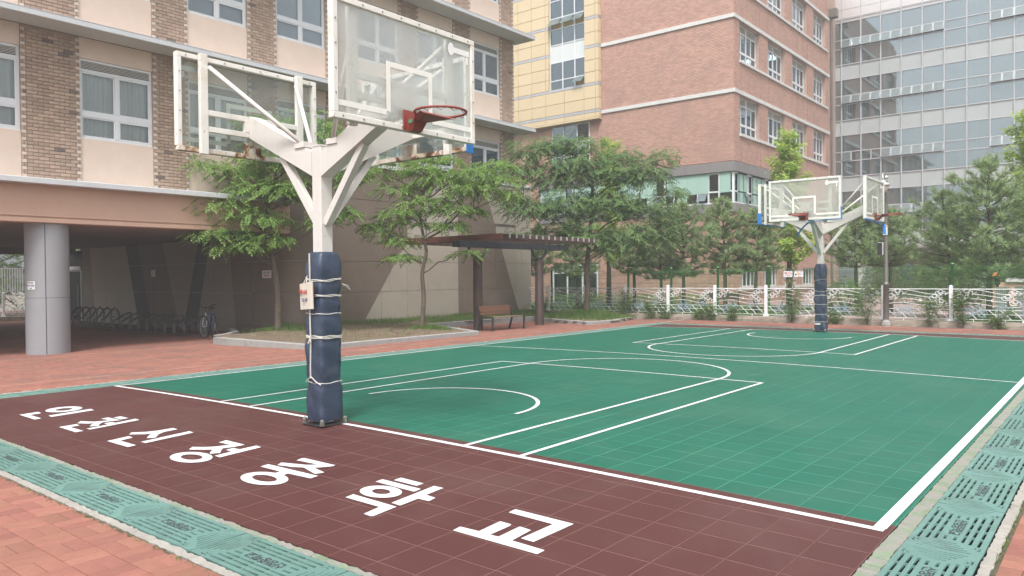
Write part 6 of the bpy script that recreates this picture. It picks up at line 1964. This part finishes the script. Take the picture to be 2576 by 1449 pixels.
def tuft_template(n=18, L=.19, w=.0105):
    V, F = [], []
    r = random.Random(2)
    for i in range(n):
        a = 2 * math.pi * i / n + r.uniform(-.2, .2); e = r.uniform(.25, 1.15)
        d = Vector((math.cos(a) * math.sin(e), math.sin(a) * math.sin(e), math.cos(e)))
        s = d.cross(Vector((0, 0, 1))); s = s.normalized() if s.length > .01 else Vector((1, 0, 0))
        ln = L * r.uniform(.7, 1.1); base = Vector((0, 0, r.uniform(-.05, .05)))
        o = len(V)
        V += [tuple(base - s * w), tuple(base + s * w), tuple(base + d * ln + s * w * .3 - Vector((0, 0, ln * .12))), tuple(base + d * ln - s * w * .3 - Vector((0, 0, ln * .12)))]
        F.append((o, o + 1, o + 2, o + 3))
    return np.array(V), np.array(F)
TUFT = tuft_template()
def pine(label, base, top, low, width, seed, ntuft=1100):
    r = random.Random(seed); q = np.random.default_rng(seed)
    root = thing('pine_tree', label, 'tree', base)
    H = top - base[2]
    b = MB()
    lean = (r.uniform(-.15, .15), r.uniform(-.15, .15))
    tp = lambda z: Vector((lean[0] * (z / H) ** 2 * 2, lean[1] * (z / H) ** 2 * 2, z))
    b.tube([tp(H * i / 8 * .97) for i in range(9)], [.085 * (1 - .85 * i / 8) + .008 for i in range(9)], 8)
    trunk = b.build('trunk', MT['bark_pine'], root, True)
    b = MB(); P, N = [], []
    lo = low - base[2]
    nl = int(6 + (H - lo) * 2.6)
    for k in range(nl):
        t = k / (nl - 1)
        z = lo + (H - lo) * t * .93
        m = 5 if t < .8 else 4
        for j in range(m):
            a = 2 * math.pi * (j + .5 * (k % 2)) / m + r.uniform(-.4, .4)
            ln = width * (.72 + .9 * t - 1.55 * t * t) * r.uniform(.55, 1.25) * 1.05 + .08
            rise = .18 + .55 * t + r.uniform(-.12, .15)
            s = tp(z)
            e = s + Vector((math.cos(a) * ln, math.sin(a) * ln, ln * rise))
            pts = branch(b, s, e, .016 * (1 - .6 * t) + .005, .004, -.05, 4, seed * 100 + k * 7 + j)
            for c in range(int(3 + ln * 7.5)):
                u = r.uniform(.22, 1.0)
                p = pts[min(3, int(u * 4))].lerp(pts[min(4, int(u * 4) + 1)], u * 4 % 1 if u < 1 else 1)
                sd = r.choice((-1, 1)) * r.uniform(.0, .30) * ln * (1.25 - u)
                p = p + Vector((-math.sin(a) * sd, math.cos(a) * sd, r.uniform(-.04, .08)))
                P.append(p); N.append((math.cos(a) * .7 + r.uniform(-.4, .4), math.sin(a) * .7 + r.uniform(-.4, .4), .55 + r.uniform(-.2, .4)))
    b.build('branches', MT['bark_pine'], trunk, True)
    P, N = np.array([tuple(p) for p in P]), np.array(N)
    me = crown_mesh('crown', MT['leaf_pine'], P, N, TUFT, q.uniform(.8, 1.45, len(P)), q.uniform(0, 6.28, len(P)))
    place('crown', me, root)
    return root
PINES = [((-9.2, 22.6), 4.3, 1.7, 1.15, 'small pine between the taupe wall corner and the brick entrance'), ((-7.6, 23.6), 4.7, 1.6, 1.3, 'pine in front of the glazed brick-building entrance'),
         ((-4.9, 24.0), 4.1, 1.7, 1.35, 'dense pine behind the second white fence post right of the mound tree'), ((-3.9, 24.6), 4.4, 1.45, 1.3, 'pine crowding the right side of the dense pine by the brick wall'),
         ((-2.31, 23.5), 5.0, 1.6, 1.45, 'tall pine before the brick corner and its grey ribbon window'), ((-.38, 23.2), 5.0, 1.65, 1.25, 'slim pine with bare forked trunk left of the two mesh signs'),
         ((.5, 24.0), 4.5, 1.75, 1.2, 'pine beside the yellow-green ginkgo, left of the far stand'), ((3.71, 26.0), 4.6, 1.85, 1.7, 'wide dark pine just right of the far basketball post'),
         ((4.7, 27.0), 4.4, 1.9, 1.5, 'pine behind the street lamp pole'), ((7.2, 24.2), 4.7, 1.5, 1.5, 'pine right of the street lamp in front of the glass block'),
         ((8.44, 23.0), 5.6, 1.4, 1.75, 'tallest pine near the right edge before the glass block'), ((9.7, 24.6), 5.0, 1.4, 1.5, 'pine at the right edge over the white cabinet')]
for k, ((x, y), top, lo, w, lab) in enumerate(PINES): pine(lab, (x, y, LAWN - .02), top - .4, lo, w, 40 + k)

def fan_template(n=9):
    V, F = [], []
    r = random.Random(4)
    for i in range(n):
        a = 2 * math.pi * i / n; o = len(V)
        base = Vector((.05 * math.cos(a), .05 * math.sin(a), r.uniform(-.06, .06)))
        d = Vector((math.cos(a), math.sin(a), r.uniform(-.7, .2))).normalized(); s = d.cross(Vector((0, 0, 1))).normalized()
        V += [tuple(base), tuple(base + d * .07 + s * .045), tuple(base + d * .085), tuple(base + d * .07 - s * .045)]
        F.append((o, o + 1, o + 2, o + 3))
    return np.array(V), np.array(F)
FAN = fan_template()
def ginkgo(label, base, top, low, width, seed, nl=16):
    r = random.Random(seed); q = np.random.default_rng(seed)
    root = thing('ginkgo_tree', label, 'tree', base)
    H = top - base[2]
    b = MB(); b.tube([(0, 0, 0), (.03, 0, H * .4), (0, .03, H * .75), (0, 0, H)], [.13, .09, .05, .012], 9)
    trunk = b.build('trunk', MT['bark'], root, True)
    b = MB(); P, N = [], []
    lo = low - base[2]
    for k in range(nl):
        t = k / (nl - 1); z = lo + (H - lo) * t * .95; a = k * 2.4 + r.uniform(-.3, .3)
        ln = width * (1 - .65 * t) * r.uniform(.6, 1.1)
        e = Vector((math.cos(a) * ln, math.sin(a) * ln, z + ln * .75))
        pts = branch(b, (0, 0, z), e, .022 * (1 - .6 * t), .005, .0, 4, seed * 50 + k)
        for c in range(int(18 + ln * 46)):
            u = r.uniform(.1, 1.05) * 4; i = min(3, int(u))
            p = pts[i].lerp(pts[i + 1], min(1.15, u - i)) + Vector((r.gauss(0, .13), r.gauss(0, .13), r.gauss(0, .10)))
            P.append(tuple(p)); N.append((r.gauss(0, .5), r.gauss(0, .5), 1))
    b.build('branches', MT['bark'], trunk, True)
    place('crown', crown_mesh('crown', MT['leaf_ginkgo'], np.array(P), np.array(N), FAN, q.uniform(.8, 1.4, len(P)), q.uniform(0, 6.28, len(P))), root)
ginkgo('yellow-green ginkgo rising over the left boards of the far stand', (.78, 27.0, LAWN), 7.6, 2.0, 1.3, 71, 28)
ginkgo('yellow-green ginkgo at the right edge in front of the glass block', (9.15, 28.6, LAWN), 7.3, 3.4, 1.6, 72, 22)
ginkgo('thin ginkgo whose yellow tip stands against the brick wall', (-7.45, 26.0, LAWN), 8.2, 2.2, .9, 73, 18)
def leafy(root, name, pts, size, mat, seed, leaf=SPRIG):
    q = np.random.default_rng(seed); P = np.array(pts)
    N = np.c_[q.normal(0, .6, len(P)), q.normal(0, .6, len(P)), np.ones(len(P))]
    return place(name, crown_mesh(name, MT[mat], P, N, leaf, q.uniform(.7, 1.3, len(P)) * size, q.uniform(0, 6.28, len(P))), root)
ROSES = [(-7.0, .75, 'at the wall end of the white fence'), (-5.1, .55, 'beside the mound tree trunk'), (-3.15, 1.05, 'on the white post right of the mound'), (-1.95, .6, 'left of a bicycle ornament'), (-1.35, .45, 'against the second white post from the mound'), (-.1, .35, 'below the slim pine'), (.38, .6, 'at the white post below the mesh fence'),
         (1.15, .5, 'over a pale blue bicycle ornament'), (3.2, 1.15, 'left of the far padded post'), (4.6, .55, 'right of the far padded post'), (5.55, 1.35, 'left of the street lamp'), (7.35, .95, 'on the last bay before the lamp-side post'), (8.15, 1.25, 'twining up the cloud curls near the cabinet'), (9.0, .5, 'under the cabinet bay')]
for k, (x, h, lab) in enumerate(ROSES):
    r = random.Random(200 + k)
    root = thing('climbing_rose', 'climbing rose bush ' + lab, 'plant', (x, 20.18, .0), 0, 'rose bushes along the low wall')
    b = MB(); pts = []
    for s in range(5):
        a = r.uniform(-.22, .22); hh = h * r.uniform(.6, 1.0)
        P = bezier([(0, 0, 0), (a * .4, -.03, hh * .4), (a, .02, hh * .8), (a * 1.2 + r.uniform(-.05, .05), .03, hh)], 4)
        b.tube(P, .005, 4)
        for c in range(int(34 * hh + 14)):
            p = r.choice(P[3:]); pts.append((p.x + r.gauss(0, .055), p.y + r.gauss(0, .05) - .03, p.z + r.gauss(0, .05)))
    stem = b.build('stem', MT['bark'], root)
    leafy(root, 'foliage', pts, .42, 'leaf_bush', 300 + k)
def bush(name, label, base, rx, ry, h, n, mat, seed, size=.6):
    r = random.Random(seed); root = thing(name, label, 'shrub', base)
    b = MB()
    for k in range(7):
        a = k * .9; b.tube([(0, 0, 0), (math.cos(a) * rx * .6, math.sin(a) * ry * .6, h * .7)], [.02, .006], 5)
    b.build('stem', MT['bark'], root)
    pts = []
    while len(pts) < n:
        x, y, z = r.uniform(-1, 1), r.uniform(-1, 1), r.uniform(0, 1)
        d = x * x + y * y + (z * 2 - .9) ** 2 * .9
        if d < 1 * r.uniform(.75, 1.15) and d > .3: pts.append((x * rx, y * ry, z * h))
    leafy(root, 'foliage', pts, size, mat, seed)
bush('round_shrub', 'round bright shrub behind the fence, right of the far padded post', (3.5, 25.2, LAWN), .75, .7, 1.45, 1000, 'leaf_bright', 410, .45)
bush('broadleaf_shrub', 'tall dark shrub behind the street lamp before the undercroft columns', (6.3, 31, LAWN), 1.5, 1.2, 3.0, 1500, 'leaf_bush', 411, .7)
hedge = thing('hedge', 'long dark hedge beyond the wire fence in front of the glass block', 'hedge', (5.2, 38.0, 0))
pts = [(random.uniform(-4.5, 4.5), random.uniform(-.8, .8), random.uniform(.2, 2.0) + .25 * math.sin(k * .01)) for k in range(4500)]
leafy(hedge, 'foliage', pts, .6, 'leaf_bush', 420)
hedge2 = thing('hedge', 'low green hedge behind the white cabinet at the right edge', 'hedge', (11.5, 30.0, 0))
pts = [(random.uniform(-2.8, 2.8), random.uniform(-.7, .7), random.uniform(.2, 1.75)) for k in range(2200)]
leafy(hedge2, 'foliage', pts, .6, 'leaf_bright', 421)
hedge3 = thing('hedge', 'clipped low hedge along the brick wall behind the mound tree', 'hedge', (-8, 30.6, 0))
pts = [(random.uniform(-6, 3.5), random.uniform(-.4, .4), random.uniform(.05, .65)) for k in range(2200)]
leafy(hedge3, 'foliage', pts, .5, 'leaf_bright', 422)
for k, (x, y, lab) in enumerate(((1.65, 24.6, 'wooden A-frame tree stake beside a green mesh post'), (2.6, 25.4, 'wooden tree stake leaning behind the two mesh signs'))):
    t = thing('tree_stake', lab, 'tree stake', (x, y, LAWN))
    for s in (-1, 1):
        b = MB(); b.beam((s * .45, 0, 0), (s * .06, 0, 1.35), .06, .05); b.build('leg', MT['bench_seat'], t)
    b = MB(); b.beam((-.2, 0, 1.3), (.2, 0, 1.3), .06, .08); b.build('crosspiece', MT['bench_seat'], t)
back = []
for k, (x, y, h, w) in enumerate(((-31, 4.0, 5.5, 2.6), (-32, 8.0, 6.5, 3.0), (-30.5, 11.5, 5.0, 2.5), (-34, .5, 6, 2.8))):
    pads_ = [(x + random.uniform(-1, 1) * w * .7, y + random.uniform(-1, 1) * w * .7, z, w * random.uniform(.4, .7), .5) for z in np.linspace(1.0, h, 9) for _ in range(2)]
    broadleaf('broadleaf_tree', ['leafy tree glimpsed past the steel column, nearest the fence corner', 'tallest leafy tree beyond the picket screen of the undercroft', 'leafy tree behind the door end of the undercroft', 'leafy tree beyond the left end of the picket screen'][k], (x, y, -.14), [(x, y, -.2), (x, y, 1.5), (x, y, h * .6), (x, y, h * .9)], pads_, .14, 1500, 'leaf_zelkova', 500 + k, 1.6)
lf = thing('fallen_leaf', 'single brown fallen leaf lying on the green court near the shelter side', 'leaf', (0.95, 10.5, g(.95, 10.5) + .008))
b = MB(); b.add([(-.07, -.01, .0), (.0, -.03, .012), (.08, .0, .0), (.0, .03, .015)], [(0, 1, 2, 3)]); b.build('blade', MT['bench_wood'], lf)
